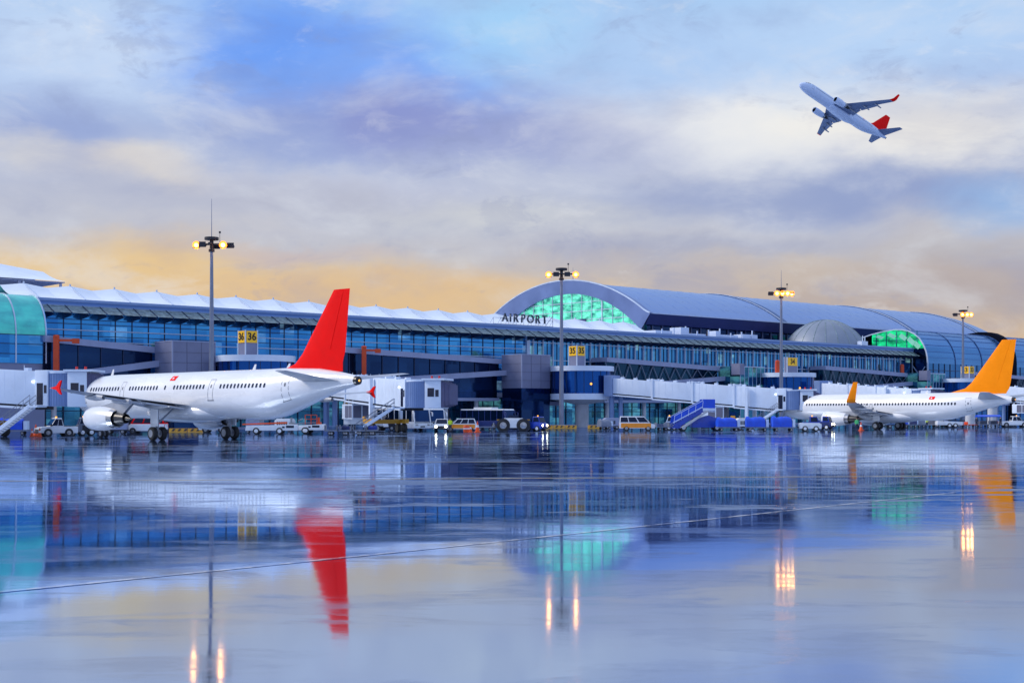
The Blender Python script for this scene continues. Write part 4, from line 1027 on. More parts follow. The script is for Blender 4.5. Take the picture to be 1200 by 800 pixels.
        q = MB(); q.bx(cx + 1.901, cx + 1.94, -1.35, -.25, z - 1.95, z - .35); q.bx(cx + 1.901, cx + 1.94, -.05, 1.05, z - 1.95, z - .35); q.build('air_grille', 'clad_joint', c_)
    # fixed pedestal at the rotunda end
    q = MB(); q.tube((-.6, -.5, 0), (-.6, -.5, z0 - .2), .42, n=18); q.tube((.7, .3, 0), (.7, .3, z0 - .2), .36, n=18); q.bx(-1.5, .0, -1.7, 1.7, z0 - .45, z0 + ht + .5); q.build('pedestal', 'bridge_blue', t)
    return t
jet_bridge('white jet bridge docked at the nose of the red tailed jet', (-82, 148), at(53, 137)[:2], 5.4, 3.4, 3, 2.95, 14, .80, None)
jet_bridge('white jet bridge standing free behind the red tail, its cab pointing at the buses', (at(388, 189)[0], 189), (at(484, 163)[0], 163), 4.9, 3.35, 3, 2.75, 50, .70, .36, sdir=62)
jet_bridge('long white jet bridge docked at the nose of the orange tailed jet', (at(722, 229)[0], 229), (at(914, 216)[0], 216), 5.7, 3.35, 4, 2.55, 14, .83, .62)
jet_bridge('white jet bridge seen over the back of the orange tailed jet', (at(968, 264)[0], 264), (at(1068, 246)[0], 246), 5.6, 3.9, 3, 2.6, 10, .8, None)
jet_bridge('white jet bridge running off the right edge', (at(1172, 300)[0], 300), (at(1290, 280)[0], 280), 5.6, 3.6, 3, 2.8, 10, .8, .25)
for px, Y, lab in ((1137, 285, 'pale concrete pillar behind the tail cone of the orange tailed jet'), (1163, 290, 'pale concrete pillar at the right edge beneath the bridge')):
    t = thing('concrete_pillar', lab, 'pillar', at(px, Y), T_ROT)
    q = MB(); q.lathe((0, 0, 0), (0, 0, 1), [(0, 1.0), (3.6, 1.0)], 28); q.build('shaft', 'concrete', t); q = MB(); q.lathe((0, 0, 0), (0, 0, 1), [(3.6, 1.0), (4.3, 1.7), (4.6, 1.7)], 28); q.build('capital', 'concrete', t)
# ------------------------------------------------------------------ ground vehicles (front along +x, left side +y)
def wheel_parts(par, spots, rad, wd, rim='bare_metal'):
    for x, y in spots:
        sd = 1 if y > 0 else -1
        q = MB(); q.lathe((x, y - wd / 2, rad), (0, 1, 0), [(0, rad * .55), (0, rad * .88), (wd * .2, rad), (wd * .8, rad), (wd, rad * .88), (wd, rad * .55)], 22); tw = q.build('wheel', 'rubber', par)
        q = MB(); f = y + sd * wd / 2
        q.lathe((x, f - sd * .03, rad), (0, sd, 0), [(0, rad * .62), (.045, rad * .58), (.05, rad * .2), (.09, rad * .12)], 18); q.build('rim', rim, tw)
def road_vehicle(name, label, cat, loc, rz, L, Wd, H, paint, belt, hood_x, wind_b, wind_t, rear_t, hood_z, wheels, rad=.34, windows=None, stripe=None, lights=False, roof=None, group=None, bed=None):
    """closed vehicle: lower body with bonnet, greenhouse, glass, wheels, lamps, bumpers"""
    t = thing(name, label, cat, loc, rz, group); h = L / 2; w = Wd / 2
    q = MB(); low = [(-h, .38), (-h, belt), (wind_b, belt), (hood_x, hood_z), (h - .05, hood_z - .14), (h, .55), (h - .05, .34), (-h + .05, .32)]
    q.prism(low, lambda a, b, y: (a, y, b), -w, w); body = q.build('body', paint, t, .05)
    rb = -h + .02 if bed is None else bed
    bot = [(rb, -w + .03, belt - .01), (wind_b - .02, -w + .03, belt - .01), (wind_b - .02, w - .03, belt - .01), (rb, w - .03, belt - .01)]
    top = [(rear_t, -w + .16, H), (wind_t, -w + .16, H), (wind_t, w - .16, H), (rear_t, w - .16, H)]
    q = MB(); q.hexa(bot + top); cabn = q.build('cabin', roof or paint, t, .05)
    lerp = lambda a, b, f: Vector(a) + (Vector(b) - Vector(a)) * f
    def glass(f0, f1, v0, v1, i, j, off, nm):
        p = [lerp(lerp(bot[i], bot[j], f), lerp(top[i], top[j], f), v) for f, v in ((f0, v0), (f1, v0), (f1, v1), (f0, v1))]
        n_ = (p[1] - p[0]).cross(p[3] - p[0]).normalized(); 
        q = MB(); q.slab([x + n_ * off for x in p], .012); return q.build(nm, 'car_glass', cabn)
    for a, b in (windows or [(.05, .36), (.39, .66), (.69, .95)]):
        glass(a, b, .12, .86, 0, 1, .012, 'side_window'); glass(1 - b, 1 - a, .12, .86, 2, 3, .012, 'side_window')
    glass(.06, .94, .10, .90, 1, 2, .012, 'windscreen'); glass(.10, .90, .2, .88, 3, 0, .012, 'rear_window')
    if stripe:
        q = MB()
        for sd in (-1, 1): q.bx(-h + .25, wind_b + .05, sd * (w + .004) - .006, sd * (w + .004) + .006, .42, belt - .04)
        q.build('side_panel', stripe, body)
    wheel_parts(t, [(x, sd * (w - .10)) for x in wheels for sd in (-1, 1)], rad, .22)
    q = MB()
    for x in wheels:
        for sd in (-1, 1): q.lathe((x, sd * w - .02 * sd, rad), (0, sd, 0), [(0, rad * 1.2), (.024, rad * 1.2)], 22)
    q.build('wheel_arch', 'dark_metal', body)
    for sd in (-1, 1):
        q = MB(); q.lathe((h - .03, sd * (w - .26), .66), (1, 0, 0), [(0, .15), (.05, .14), (.07, .08)], 14); q.build('headlight', 'headlight_on' if lights else 'bare_metal', body)
        q = MB(); q.bx(-h - .015, -h + .02, sd * (w - .16) - .08, sd * (w - .16) + .08, .7, belt - .05); q.build('tail_light', 'lamp_red', body)
        q = MB(); q.bx(wind_b - .12, wind_b + .06, sd * (w + .12) - .08, sd * (w + .12) + .08, belt + .02, belt + .22); q.build('mirror', 'dark_metal', body)
    q = MB(); q.bx(h - .02, h + .06, -w + .05, w - .05, .30, .52); q.bx(-h - .06, -h + .02, -w + .05, w - .05, .32, .52); q.build('bumper', 'dark_metal', body)
    q = MB(); q.bx(h - .10, h + .012, -w + .48, w - .48, .54, .72); q.build('grille', 'dark_metal', body)
    return t
def van(label, loc, rz, stripe='taxi_orange', L=4.9, H=1.98):
    return road_vehicle('van', label, 'van', loc, rz, L, 1.9, H, 'white_paint', 1.08, L / 2 - .55, L / 2 - .62, L / 2 - 1.55, -L / 2 + .12, 1.0, (-L / 2 + 1.0, L / 2 - .95), .35, [(.04, .30), (.33, .62), (.66, .97)], stripe)
def saloon(label, loc, rz, paint, lights=False, H=1.65, name='car', cat='car', stripe=None):
    return road_vehicle(name, label, cat, loc, rz, 4.3, 1.8, H, paint, .98, 1.75, 1.15, .35, -1.85, .92, (-1.3, 1.35), .33, [(.06, .34), (.38, .66), (.70, .96)], stripe, lights)
def pickup(label, loc, rz, L=4.6, H=1.85, paint='white_paint', stripe=None):
    t = road_vehicle('pickup_truck', label, 'pickup truck', loc, rz, L, 1.85, H, paint, 1.02, L / 2 - .35, L / 2 - 1.15, L / 2 - 1.75, -.35, .98, (-L / 2 + .95, L / 2 - .9), .37, [(.08, .46), (.52, .95)], stripe, bed=-.55)
    q = MB(); q.bx(-L / 2 + .12, -.62, -.82, .82, 1.03, 1.05); q.build('load_bed', 'dark_metal', t)
    q = MB(); q.tube((L / 2 - 2.1, -.4, H), (L / 2 - 2.1, -.4, H + .16), .1); q.build('beacon', 'lamp_amber', t)
    return t
def bus(label, loc, rz, paint, roof, L=11.0):
    t = thing('bus', label, 'bus', loc, rz, 'apron buses'); h, w = L / 2, 1.35
    q = MB(); q.prism([(-h, .35), (-h, 1.25), (h + .02, 1.25), (h + .08, .9), (h, .35)], lambda a, b, y: (a, y, b), -w, w); body = q.build('body', paint, t, .05)
    q = MB(); q.prism([(-h + .02, 1.25), (-h + .08, 2.85), (h - .35, 2.85), (h - .02, 1.25)], lambda a, b, y: (a, y, b), -w + .03, w - .03); g = q.build('glazing', 'dark_glass', t)
    q = MB(); q.prism([(-h + .05, 2.85), (-h + .15, 3.05), (h - .55, 3.05), (h - .30, 2.85)], lambda a, b, y: (a, y, b), -w, w); q.build('roof', roof, t, .04)
    q = MB(); q.bx(-h * .5, h * .3, -.8, .8, 3.05, 3.3); q.build('roof_unit', roof, t)
    q = MB()
    for k in range(8):
        x = -h + .1 + k * (L - .6) / 7
        for sd in (-1, 1): q.bx(x - .06, x + .06, sd * (w - .015) - .02, sd * (w - .015) + .02, 1.25, 2.85)
    for sd in (-1, 1): q.beam((h - .02, sd * (w - .06), 1.2), (h - .38, sd * (w - .06), 2.9), .16, .16)
    q.build('window_post', paint, g)
    wheel_parts(t, [(x, s_ * (w - .12)) for x in (-h + 2.4, h - 2.3) for s_ in (-1, 1)], .46, .3)
    for sd in (-1, 1):
        q = MB(); q.beam((h - .3, sd * (w - .05), 2.7), (h + .2, sd * (w + .15), 2.5), .05, .05); q.bx(h + .12, h + .24, sd * (w + .15) - .08, sd * (w + .15) + .08, 2.0, 2.5); q.build('mirror', paint, t)
        q = MB(); q.bx(h + .03, h + .09, sd * .95 - .2, sd * .95 + .2, .72, .92); q.build('headlight', 'bare_metal', body)
    q = MB(); q.bx(h + .02, h + .10, -.35, .35, .5, .66); q.bx(h - .0, h + .05, -w + .1, w - .1, .98, 1.2); q.build('front_panel', 'dark_metal', body)
    return t
def tow_tractor(label, loc, rz, low, cabp, L=3.2, lights=False, big=False, driver=False):
    """flat airport tractor: low slab body, open or closed cab at the front"""
    t = thing('tow_tractor', label, 'tow tractor', loc, rz, 'airport tow tractors'); h, w = L / 2, .85
    rad = .56 if big else .36
    q = MB(); q.prism([(-h, .35), (-h, 1.0), (-h + .25, 1.12), (h - .3, 1.12), (h, .95), (h, .35)], lambda a, b, y: (a, y, b), -w, w); body = q.build('body', low, t, .05)
    q = MB(); q.bx(-h + .5, -.15, -w + .12, w - .12, 1.12, 1.22); q.build('deck', cabp, body)
    q = MB(); x0, x1 = (-.1, h - .45)
    q.hexa([(x0, -w + .06, 1.12), (x1 + .15, -w + .06, 1.12), (x1 + .15, w - .06, 1.12), (x0, w - .06, 1.12), (x0 + .05, -w + .14, 1.95), (x1 - .15, -w + .14, 1.95), (x1 - .15, w - .14, 1.95), (x0 + .05, w - .14, 1.95)]); c = q.build('cab', cabp, t, .03)
    q = MB()
    for sd in (-1, 1): q.slab([(x0 + .12, sd * (w - .085), 1.22), (x1, sd * (w - .085), 1.22), (x1 - .18, sd * (w - .14), 1.84), (x0 + .14, sd * (w - .14), 1.84)], .015)
    q.slab([(x1 + .14, -w + .14, 1.2), (x1 + .14, w - .14, 1.2), (x1 - .10, w - .2, 1.84), (x1 - .10, -w + .2, 1.84)], .015); q.slab([(x0 - .004, -w + .2, 1.25), (x0 - .004, w - .2, 1.25), (x0 + .035, w - .22, 1.84), (x0 + .035, -w + .22, 1.84)], .015); q.build('cab_window', 'car_glass', c)
    q = MB(); q.tube((x0 + .4, 0, 1.95), (x0 + .4, 0, 2.12), .09); q.build('beacon', 'lamp_amber', c)
    wheel_parts(t, [(x, s_ * (w - .05)) for x in (-h + .75, h - .72) for s_ in (-1, 1)], rad, .26, 'white_paint')
    for sd in (-1, 1):
        q = MB(); q.lathe((h - .02, sd * .58, .78), (1, 0, 0), [(0, .14), (.06, .13), (.08, .05)], 12); q.build('headlight', 'headlight_on' if lights else 'bare_metal', body)
    q = MB(); q.bx(h - .02, h + .10, -w + .05, w - .05, .4, .58); q.bx(-h - .22, -h, -.12, .12, .45, .6); q.build('bumper', 'dark_metal', body)
    return t
def aircraft_tug(label, loc, rz):
    t = thing('aircraft_tug', label, 'aircraft tug', loc, rz); h, w = 2.1, 1.1
    q = MB(); q.prism([(-h + .35, .55), (-h + .15, 1.15), (-h + .9, 1.75), (h - .85, 1.75), (h - .1, 1.25), (h - .3, .5)], lambda a, b, y: (a, y, b), -w + .25, w - .25); body = q.build('body', 'white_paint', t, .05)
    q = MB(); q.bx(-.85, .85, -w + .02, w - .02, .45, 1.55); q.build('side_box', 'white_paint', body, .05)
    for sd in (-1, 1):
        q = MB()
        for x in (-1.35, 1.35): q.lathe((x, sd * w * .5, .78), (0, sd, 0), [(0, .92), (w * .52, .92), (w * .52, .8)], 20)
        q.build('mudguard', 'dark_metal', body)
    q = MB()
    for x in (-1.9, 1.9): q.bx(x - .3, x + .3, -w + .3, w - .3, 1.42, 1.58)
    q.build('warning_edge', 'safety_yellow', body)
    wheel_parts(t, [(x, s_ * (w - .12)) for x in (-1.35, 1.35) for s_ in (-1, 1)], .78, .42, 'bare_metal')
    q = MB(); q.hexa([(-.7, -.75, 1.75), (.8, -.75, 1.75), (.8, .75, 1.75), (-.7, .75, 1.75), (-.6, -.65, 2.15), (.6, -.65, 2.15), (.6, .65, 2.15), (-.6, .65, 2.15)]); q.build('low_cab', 'car_glass', t)
    return t
def baggage_cart(label, loc, rz, covered=True, group='baggage carts', cover='tarp_blue', L=2.8, hgt=1.25):
    t = thing('baggage_cart', label, 'baggage cart', loc, rz, group); h, w = L / 2, .75
    q = MB(); q.bx(-h, h, -w, w, .42, .56); q.beam((h, 0, .45), (h + .8, 0, .4), .08, .08); base = q.build('bed', 'steel_grey', t)
    wheel_parts(t, [(x, s_ * (w - .1)) for x in (-h + .55, h - .55) for s_ in (-1, 1)], .2, .12)
    if covered:
        q = MB(); rg = []; n = 9
        for i in range(n):
            x = -h + .06 + (L - .12) * i / (n - 1) * .84; sg = .05 * math.sin(i * 2.1) + .06 * math.sin(i * 1.3 + 1); zt = .56 + hgt + sg
            pr_ = [(x + .03 * math.sin(i + j), math.cos(math.pi * (1 - j / 12)) * (w + .06) * (1 + .05 * math.sin(i * 1.7 + j)), .58 + (hgt + sg) * math.sin(math.pi * j / 12) ** .5 * (1 + .03 * math.sin(i * 2.3 + j * 1.1))) for j in range(13)]; rg.append(pr_)
        q.loft(rg, 0, True, True); q.build('tarpaulin', cover, t)
        q = MB(); q.bx(h - .42, h - .06, -w + .04, w - .04, .57, .56 + hgt * .78); q.build('end_board', 'bridge_white', t)
    else:
        q = MB()
        for x in (-h + .05, h - .05):
            q.bx(x - .04, x + .04, -w, w, .56, 1.1)
        q.build('end_rail', 'steel_grey', t)
    return t
def loader(label, loc, rz, L=5.6, deck='safety_yellow', rail=False):
    """low belt loader / flat conveyor truck"""
    t = thing('belt_loader', label, 'belt loader', loc, rz, 'white loaders'); h, w = L / 2, .95
    q = MB(); q.prism([(-h, .42), (-h + .1, .95), (h - .1, 1.12), (h, .9), (h, .42)], lambda a, b, y: (a, y, b), -w, w); body = q.build('body', 'white_paint', t, .05)
    q = MB(); q.hexa([(-h - .4, -w * .5, 1.06), (h - 1.3, -w * .5, 1.22), (h - 1.3, w * .7, 1.22), (-h - .4, w * .7, 1.06), (-h - .4, -w * .5, 1.2), (h - 1.3, -w * .5, 1.4), (h - 1.3, w * .7, 1.4), (-h - .4, w * .7, 1.2)]); q.build('belt_deck', deck, t)
    q = MB(); q.bx(h - 1.25, h - .35, -w - .012, -w + .01, .72, 1.0); q.bx(h - 1.7, h - 1.4, -w - .012, -w + .01, .7, .9); q.build('side_hatch', 'window_dark', body)
    wheel_parts(t, [(x, s_ * (w - .05)) for x in (-h + 1.25, h - 2.0) for s_ in (-1, 1)], .38, .24, 'white_paint')
    q = MB(); q.beam((-h + .3, -w * .4, 1.5), (h - 2.6, -w * .4, 1.75), .08, .12); q.build('side_rail', 'bare_metal', t)
    q = MB(); q.bx(h - .9, h - .7, .2, .5, 1.1, 1.9); q.bx(h - 1.0, h - .5, -.1, .5, 1.1, 1.35)
    if rail:
        for x in (-.4, .3, 1.0): q.tube((x, -w + .1, 1.1), (x, -w + .1, 2.2), .05, n=6)
        q.beam((-.4, -w + .1, 2.2), (1.0, -w + .1, 2.2), .08, .08); q.beam((-.4, -w + .1, 1.7), (1.0, -w + .1, 1.7), .08, .08)
    q.build('guard_frame', 'rust_orange' if rail else 'bare_metal', t)
    return t
def box_truck(label, loc, rz):
    t = thing('catering_truck', label, 'truck', loc, rz); 
    q = MB(); q.bx(-2.6, 2.9, -1.0, 1.0, .5, .72); q.build('chassis', 'dark_metal', t)
    q = MB(); q.bx(-2.6, 1.2, -1.15, 1.15, .95, 3.25); b = q.build('cargo_box', 'white_paint', t, .04)
    q = MB()
    for x in (-2.1, -.5): q.bx(x, x + 1.1, -1.17, -1.151, 2.0, 2.75)
    q.build('box_window', 'navy_paint', b)
    q = MB(); q.bx(-2.7, 1.3, -1.25, 1.25, 3.26, 3.5); q.bx(-2.7, -2.2, -.9, .9, 3.5, 3.9); q.bx(.4, .9, -.9, .9, 3.5, 3.85); q.build('top_platform', 'safety_yellow', b)
    q = MB(); q.hexa([(1.35, -1, .6), (2.95, -1, .6), (2.95, 1, .6), (1.35, 1, .6), (1.35, -.95, 2.2), (2.55, -.95, 2.2), (2.55, .95, 2.2), (1.35, .95, 2.2)]); c = q.build('cab', 'white_paint', t, .05)
    q = MB()
    q.slab([(2.86, -.85, 1.3), (2.86, .85, 1.3), (2.62, .85, 2.1), (2.62, -.85, 2.1)], .02)
    for sd in (-1, 1): q.slab([(1.6, sd * .99, 1.35), (2.6, sd * .99, 1.35), (2.4, sd * .97, 2.05), (1.6, sd * .97, 2.05)], .02)
    q.build('cab_window', 'car_glass', c)
    wheel_parts(t, [(x, s_ * .95) for x in (-1.6, 2.1) for s_ in (-1, 1)], .42, .26)
    return t
def airstair(label, loc, rz):
    """self driven passenger stair; the flight climbs along +x"""
    t = thing('passenger_stair', label, 'passenger stairs', loc, rz); w = 1.15
    q = MB(); q.prism([(-2.6, .35), (-2.3, .9), (1.5, 3.05), (3.3, 3.05), (3.3, 2.6), (1.6, 2.5), (-.9, .95), (-.7, .35)], lambda a, b, y: (a, y, b), -w, -w + .12); q.prism([(-2.6, .35), (-2.3, .9), (1.5, 3.05), (3.3, 3.05), (3.3, 2.6), (1.6, 2.5), (-.9, .95), (-.7, .35)], lambda a, b, y: (a, y, b), w - .12, w); q.build('stringer', 'blue_paint', t)
    q = MB(); q.prism([(-2.5, .95), (1.6, 3.1), (1.6, 4.05), (-2.3, 1.95)], lambda a, b, y: (a, y, b), -w - .05, -w + .05); q.prism([(-2.5, .95), (1.6, 3.1), (1.6, 4.05), (-2.3, 1.95)], lambda a, b, y: (a, y, b), w - .05, w + .05); q.build('side_panel', 'tarp_blue', t)
    q = MB()
    for i in range(14): f = i / 13; q.bx(-2.4 + 3.9 * f - .16, -2.4 + 3.9 * f + .16, -w + .12, w - .12, .55 + 2.35 * f, .62 + 2.35 * f)
    q.build('tread', 'steel_grey', t)
    for sd in (-1, 1):
        q = MB(); q.beam((-2.3, sd * w, 2.02), (1.62, sd * w, 4.12), .07, .07); q.beam((1.62, sd * w, 4.12), (1.62, sd * w, 4.4), .07, .07)
        for k in range(5): f = k / 4; q.beam((-2.35 + 3.9 * f, sd * (w + .06), 1.0 + 2.05 * f), (-2.25 + 3.9 * f, sd * (w + .06), 1.98 + 2.05 * f), .05, .05)
        q.beam((-2.45, sd * (w + .06), 1.12), (1.6, sd * (w + .06), 3.26), .04, .12)
        q.build('handrail', 'bridge_white', t)
    q = MB(); q.prism([(-1.5, .45), (2.1, 2.75), (2.5, 2.75), (-.9, .45)], lambda a, b, y: (a, y, b), -w - .5, -w - .06); q.build('grey_ramp', 'concrete', t)
    q = MB(); q.bx(1.65, 3.35, -w, w, 2.55, 2.7); q.build('landing', 'bridge_white', t)
    
    for s_ in (-1, 1): q = MB(); q.bx(1.62, 3.3, s_ * w - .05, s_ * w + .05, 3.1, 4.3); q.build('landing_panel', 'tarp_blue', t)
    q = MB(); q.bx(1.62, 3.35, -w - .06, -w + .04, 2.72, 3.08); q.build('landing_kick', 'bridge_white', t)
    q = MB(); q.prism([(.2, .45), (.2, 1.4), (2.4, 2.1), (4.2, 1.6), (4.7, 1.2), (4.7, .45)], lambda a, b, y: (a, y, b), -w + .15, w - .15); q.build('chassis', 'blue_paint', t, .05)
    wheel_parts(t, [(x, s_ * (w - .1)) for x in (-1.0, 3.6) for s_ in (-1, 1)], .42, .26, 'white_paint')
    return t
def traffic_cone(label, loc, k=1.0):
    t = thing('traffic_cone', label, 'traffic cone', loc, .3, 'orange traffic cones')
    q = MB(); q.bx(-.24 * k, .24 * k, -.24 * k, .24 * k, 0, .06 * k); q.build('foot', 'cone_orange', t)
    q = MB(); q.lathe((0, 0, .06 * k), (0, 0, 1), [(0, .19 * k), (.36 * k, .125 * k), (.56 * k, .085 * k), (.86 * k, .03 * k)], 16); q.build('cone', 'cone_orange', t)
    q = MB(); q.lathe((0, 0, .06 * k), (0, 0, 1), [(.36 * k, .132 * k), (.56 * k, .092 * k)], 16); q.build('reflective_band', 'white_paint', t)
def barrier(label, loc, rz, L, m='safety_yellow', hgt=.8, striped=True, group='low barriers'):
    t = thing('barrier', label, 'barrier', loc, rz, group); h = L / 2
    q = MB(); q.prism([(-.28, 0), (-.2, .2), (-.1, hgt), (.1, hgt), (.2, .2), (.28, 0)], lambda a, b, x: (x, a, b), -h, h); q.build('block', m, t)
    if striped:
        q = MB(); x = -h + .3
        while x < h - .4:
            q.slab([(x, -.245, .16), (x + .3, -.245, .16), (x + .5, -.12, hgt - .06), (x + .2, -.12, hgt - .06)], .012); x += .75
        q.build('black_stripe', 'dark_metal', t)
# ---- people
def person(label, loc, rz, coat, pose=0, carry=False):
    J = {}; E = []; Rr = {}
    def j(n, p, r, par=None):
        J[n] = p; Rr[n] = r
        if par: E.append((par, n))
    j('pelvis', (0, 0, .95), .155); j('waist', (.0, 0, 1.10), .145, 'pelvis'); j('chest', (.01, 0, 1.32), .165, 'waist'); j('neck', (.01, 0, 1.48), .062, 'chest'); j('chin', (.03, 0, 1.56), .072, 'neck'); j('face', (.03, 0, 1.65), .098, 'chin'); j('crown', (.01, 0, 1.74), .08, 'face')
    st = .18 if pose else .03
    for s_, sg in ((1, 'l'), (-1, 'r')):
        fx = st * s_
        j('hip' + sg, (0, .10 * s_, .90), .105, 'pelvis'); j('knee' + sg, (fx * .6 + .03, .11 * s_, .50), .068, 'hip' + sg); j('ankle' + sg, (fx - .02, .11 * s_, .10), .045, 'knee' + sg); j('toe' + sg, (fx + .16, .12 * s_, .045), .042, 'ankle' + sg)
        ax = -fx * .8 if not carry else .2
        j('sh' + sg, (0, .20 * s_, 1.40), .075, 'chest'); j('el' + sg, (ax * .3, .26 * s_, 1.13), .050, 'sh' + sg)
        hz = .90 if not carry else 1.08; j('wr' + sg, (ax + .05, .25 * s_, hz), .034, 'el' + sg); j('palm' + sg, (ax + .07, .25 * s_, hz - .08), .036, 'wr' + sg)
        for k in range(4): j('f%d' % k + sg, (ax + .045 + .018 * k, .24 * s_, hz - .165 + .008 * abs(k - 1)), .0095, 'palm' + sg)
        j('thumb' + sg, (ax + .12, .235 * s_, hz - .12), .011, 'palm' + sg)
    names = list(J); me = bpy.data.meshes.new('body'); me.from_pydata([J[n] for n in names], [(names.index(a), names.index(b)) for a, b in E], [])
    tmp = bpy.data.objects.new('body', me); COL.objects.link(tmp)
    sk = tmp.modifiers.new('skin', 'SKIN'); su = tmp.modifiers.new('smooth', 'SUBSURF'); su.levels = 1
    for i, n in enumerate(names): me.skin_vertices[0].data[i].radius = (Rr[n], Rr[n] * (1.0 if n not in ('chest', 'waist', 'pelvis') else 1.15)); me.skin_vertices[0].data[i].use_root = (n == 'pelvis')
    dg = bpy.context.evaluated_depsgraph_get(); dg.update(); bm_ = bpy.data.meshes.new_from_object(tmp.evaluated_get(dg)); bpy.data.objects.remove(tmp)
    for k in ('skin', 'cloth_dark', coat): bm_.materials.append(M[k])
    for p in bm_.polygons:
        z = p.center.z; y = abs(p.center.y); p.use_smooth = True
        p.material_index = 0 if (z > 1.50 or (y > .21 and z < .93 + (.18 if carry else 0))) else (2 if z > .93 else 1)
    t = thing('person', label, 'person', loc, rz, 'ground crew'); o = bpy.data.objects.new('body', bm_); COL.objects.link(o); o.parent = t
    q = MB(); q.lathe((.0, 0, 1.66), (-.15, 0, 1), [(.0, .112), (.06, .11), (.11, .08), (.135, .01)], 16); q.build('hair', 'hair', o)
    q = MB(); q.hexa([(.12, -.014, 1.615), (.145, -.014, 1.615), (.145, .014, 1.615), (.12, .014, 1.615), (.115, -.008, 1.665), (.123, -.008, 1.665), (.123, .008, 1.665), (.115, .008, 1.665)]); q.build('nose', 'skin', o)
    q = MB()
    for s_ in (-1, 1): q.lathe((.118, .036 * s_, 1.668), (1, 0, 0), [(0, .014), (.008, .012)], 8)
    q.bx(.112, .122, -.026, .026, 1.582, 1.59); q.build('eyes_and_mouth', 'hair', o)
    return t

# ------------------------------------------------------------------ where everything stands, left to right
baggage_cart('blue covered cart under the stair of the leftmost jet bridge', at(16, 152), R(8), True, 'baggage carts', 'tarp_blue', 3.2, 1.25)
for px, Y, k, lb in ((37.5, 140, .95, 'left one of three orange cones by the white pickup'), (42, 144, 1.35, 'tallest orange cone behind the two beside the white pickup'), (46.5, 138.5, 1.0, 'orange cone nearest the bonnet of the white pickup')): traffic_cone(lb, at(px, Y), k)
pickup('white pickup parked under the left jet bridge near three cones', at(66, 143), R(215), 4.0, 1.9)
baggage_cart('small open white trolley between the pickup and the left engine', at(86, 146), R(170), False, 'open trolleys', L=1.9)
tow_tractor('dark grey tractor just left of the big left engine', at(101, 147), R(205), 'dark_metal', 'steel_grey', 2.4)
road_vehicle('minibus', 'white minibus with red roof seen under the wing of the red tailed jet', 'minibus', at(172, 160), R(178), 4.6, 1.8, 1.95, 'white_paint', 1.15, 1.75, 1.7, 1.2, -2.2, 1.05, (-1.4, 1.4), .33, [(.05, .3), (.33, .62), (.66, .95)], None, roof='red_paint')
for k, px in enumerate((209, 231)): barrier(('left', 'right')[k] + ' length of orange barrier beneath the red tailed jet', at(px, 172), R(2), 2.25, 'safety_yellow', .5, True)
pickup('small white truck behind the main gear of the red tailed jet', at(252, 170), R(182), 3.8, 1.7)
t = thing('cargo_container', 'pale grey cargo container behind the orange decked loader', 'container', (*at(296, 166)[:2], 0), R(4))
q = MB(); q.prism([(-.75, .5), (-.75, 1.6), (-.5, 2.0), (.75, 2.0), (.75, .5)], lambda a, b, y: (a, y, b), -.7, .7); q.build('box', 'band_grey', t); q = MB(); q.bx(-.8, .8, -.75, .75, .3, .49); q.build('pallet', 'steel_grey', t); wheel_parts(t, [(-.5, -.6), (.5, -.6), (-.5, .6), (.5, .6)], .16, .1)
loader('long white loader with an orange deck under the red tail', at(319, 157), R(2), 5.9, 'cone_orange')
loader('white loader with an orange guard frame right of the orange decked one', at(364, 161), R(-8), 3.4, 'steel_grey', True)
for k, px in enumerate((388, 405, 421, 436)):
    baggage_cart(('flat blue dolly at the left end of the row under the bridge', 'flat blue dolly second from the left under the bridge', 'flat blue dolly second from the right under the bridge', 'flat blue dolly at the right end of the row under the bridge')[k], at(px, 150 + k * .4), R(2 + k), False, 'flat dollies under the free jet bridge', L=1.35)
    t = thing('luggage_pile', ('low blue load on the leftmost flat dolly', 'dark blue load on the second flat dolly', 'steel blue load on the third flat dolly', 'brighter blue load on the rightmost flat dolly')[k], 'luggage', (at(px, 150 + k * .4)[0], 150 + k * .4, .57), R(2 + k), 'loads on the flat dollies')
    q = MB(); random.seed(k)
    for i in range(5): x, y = random.uniform(-.45, .3), random.uniform(-.6, .3); q.bx(x, x + .38, y, y + .3, .005 * i, .28 + random.random() * .3)
    q.build('case', ('steel_blue', 'navy_paint', 'steel_blue', 'blue_paint')[k], t, .03)
box_truck('white catering truck with yellow top behind the blue dollies', at(428, 181), R(-14))
road_vehicle('minivan', 'black minivan left of the two white buses', 'minivan', at(452, 190), R(-20), 4.3, 1.8, 1.8, 'dark_metal', 1.0, 1.75, 1.4, .8, -2.0, .95, (-1.3, 1.35), .33)
bus('white bus with dark glass, the left one of the pair under the bridge cab', at(469, 190), R(-52), 'white_paint', 'white_paint')
bus('white bus with dark glass, the right one of the pair under the bridge cab', at(490, 195), R(-58), 'white_paint', 'white_paint')
saloon('pale car facing the viewer with both headlights lit', at(518, 180), R(-91), 'white_paint', True)
saloon('white estate car with orange sides beside the car with lit headlights', at(539, 180), R(188), 'white_paint', False, 1.7, 'taxi', 'taxi', 'taxi_orange')
t = thing('warning_barrel', 'round orange barrel in front of the orange sided taxi', 'barrel', (*at(546.5, 172)[:2], 0), 0)
q = MB(); q.lathe((0, 0, 0), (0, 0, 1), [(0, .34), (.1, .38), (.45, .4), (.8, .38), (.9, .3)], 20); q.build('drum', 'cone_orange', t); q = MB(); q.lathe((0, 0, 0), (0, 0, 1), [(.38, .405), (.55, .405)], 20); q.build('band', 'white_paint', t)
traffic_cone('orange cone just right of the orange barrel', at(551.5, 171), 1.05); traffic_cone('orange cone standing alone before the dark blue bus', at(559.5, 171.5), 1.5)
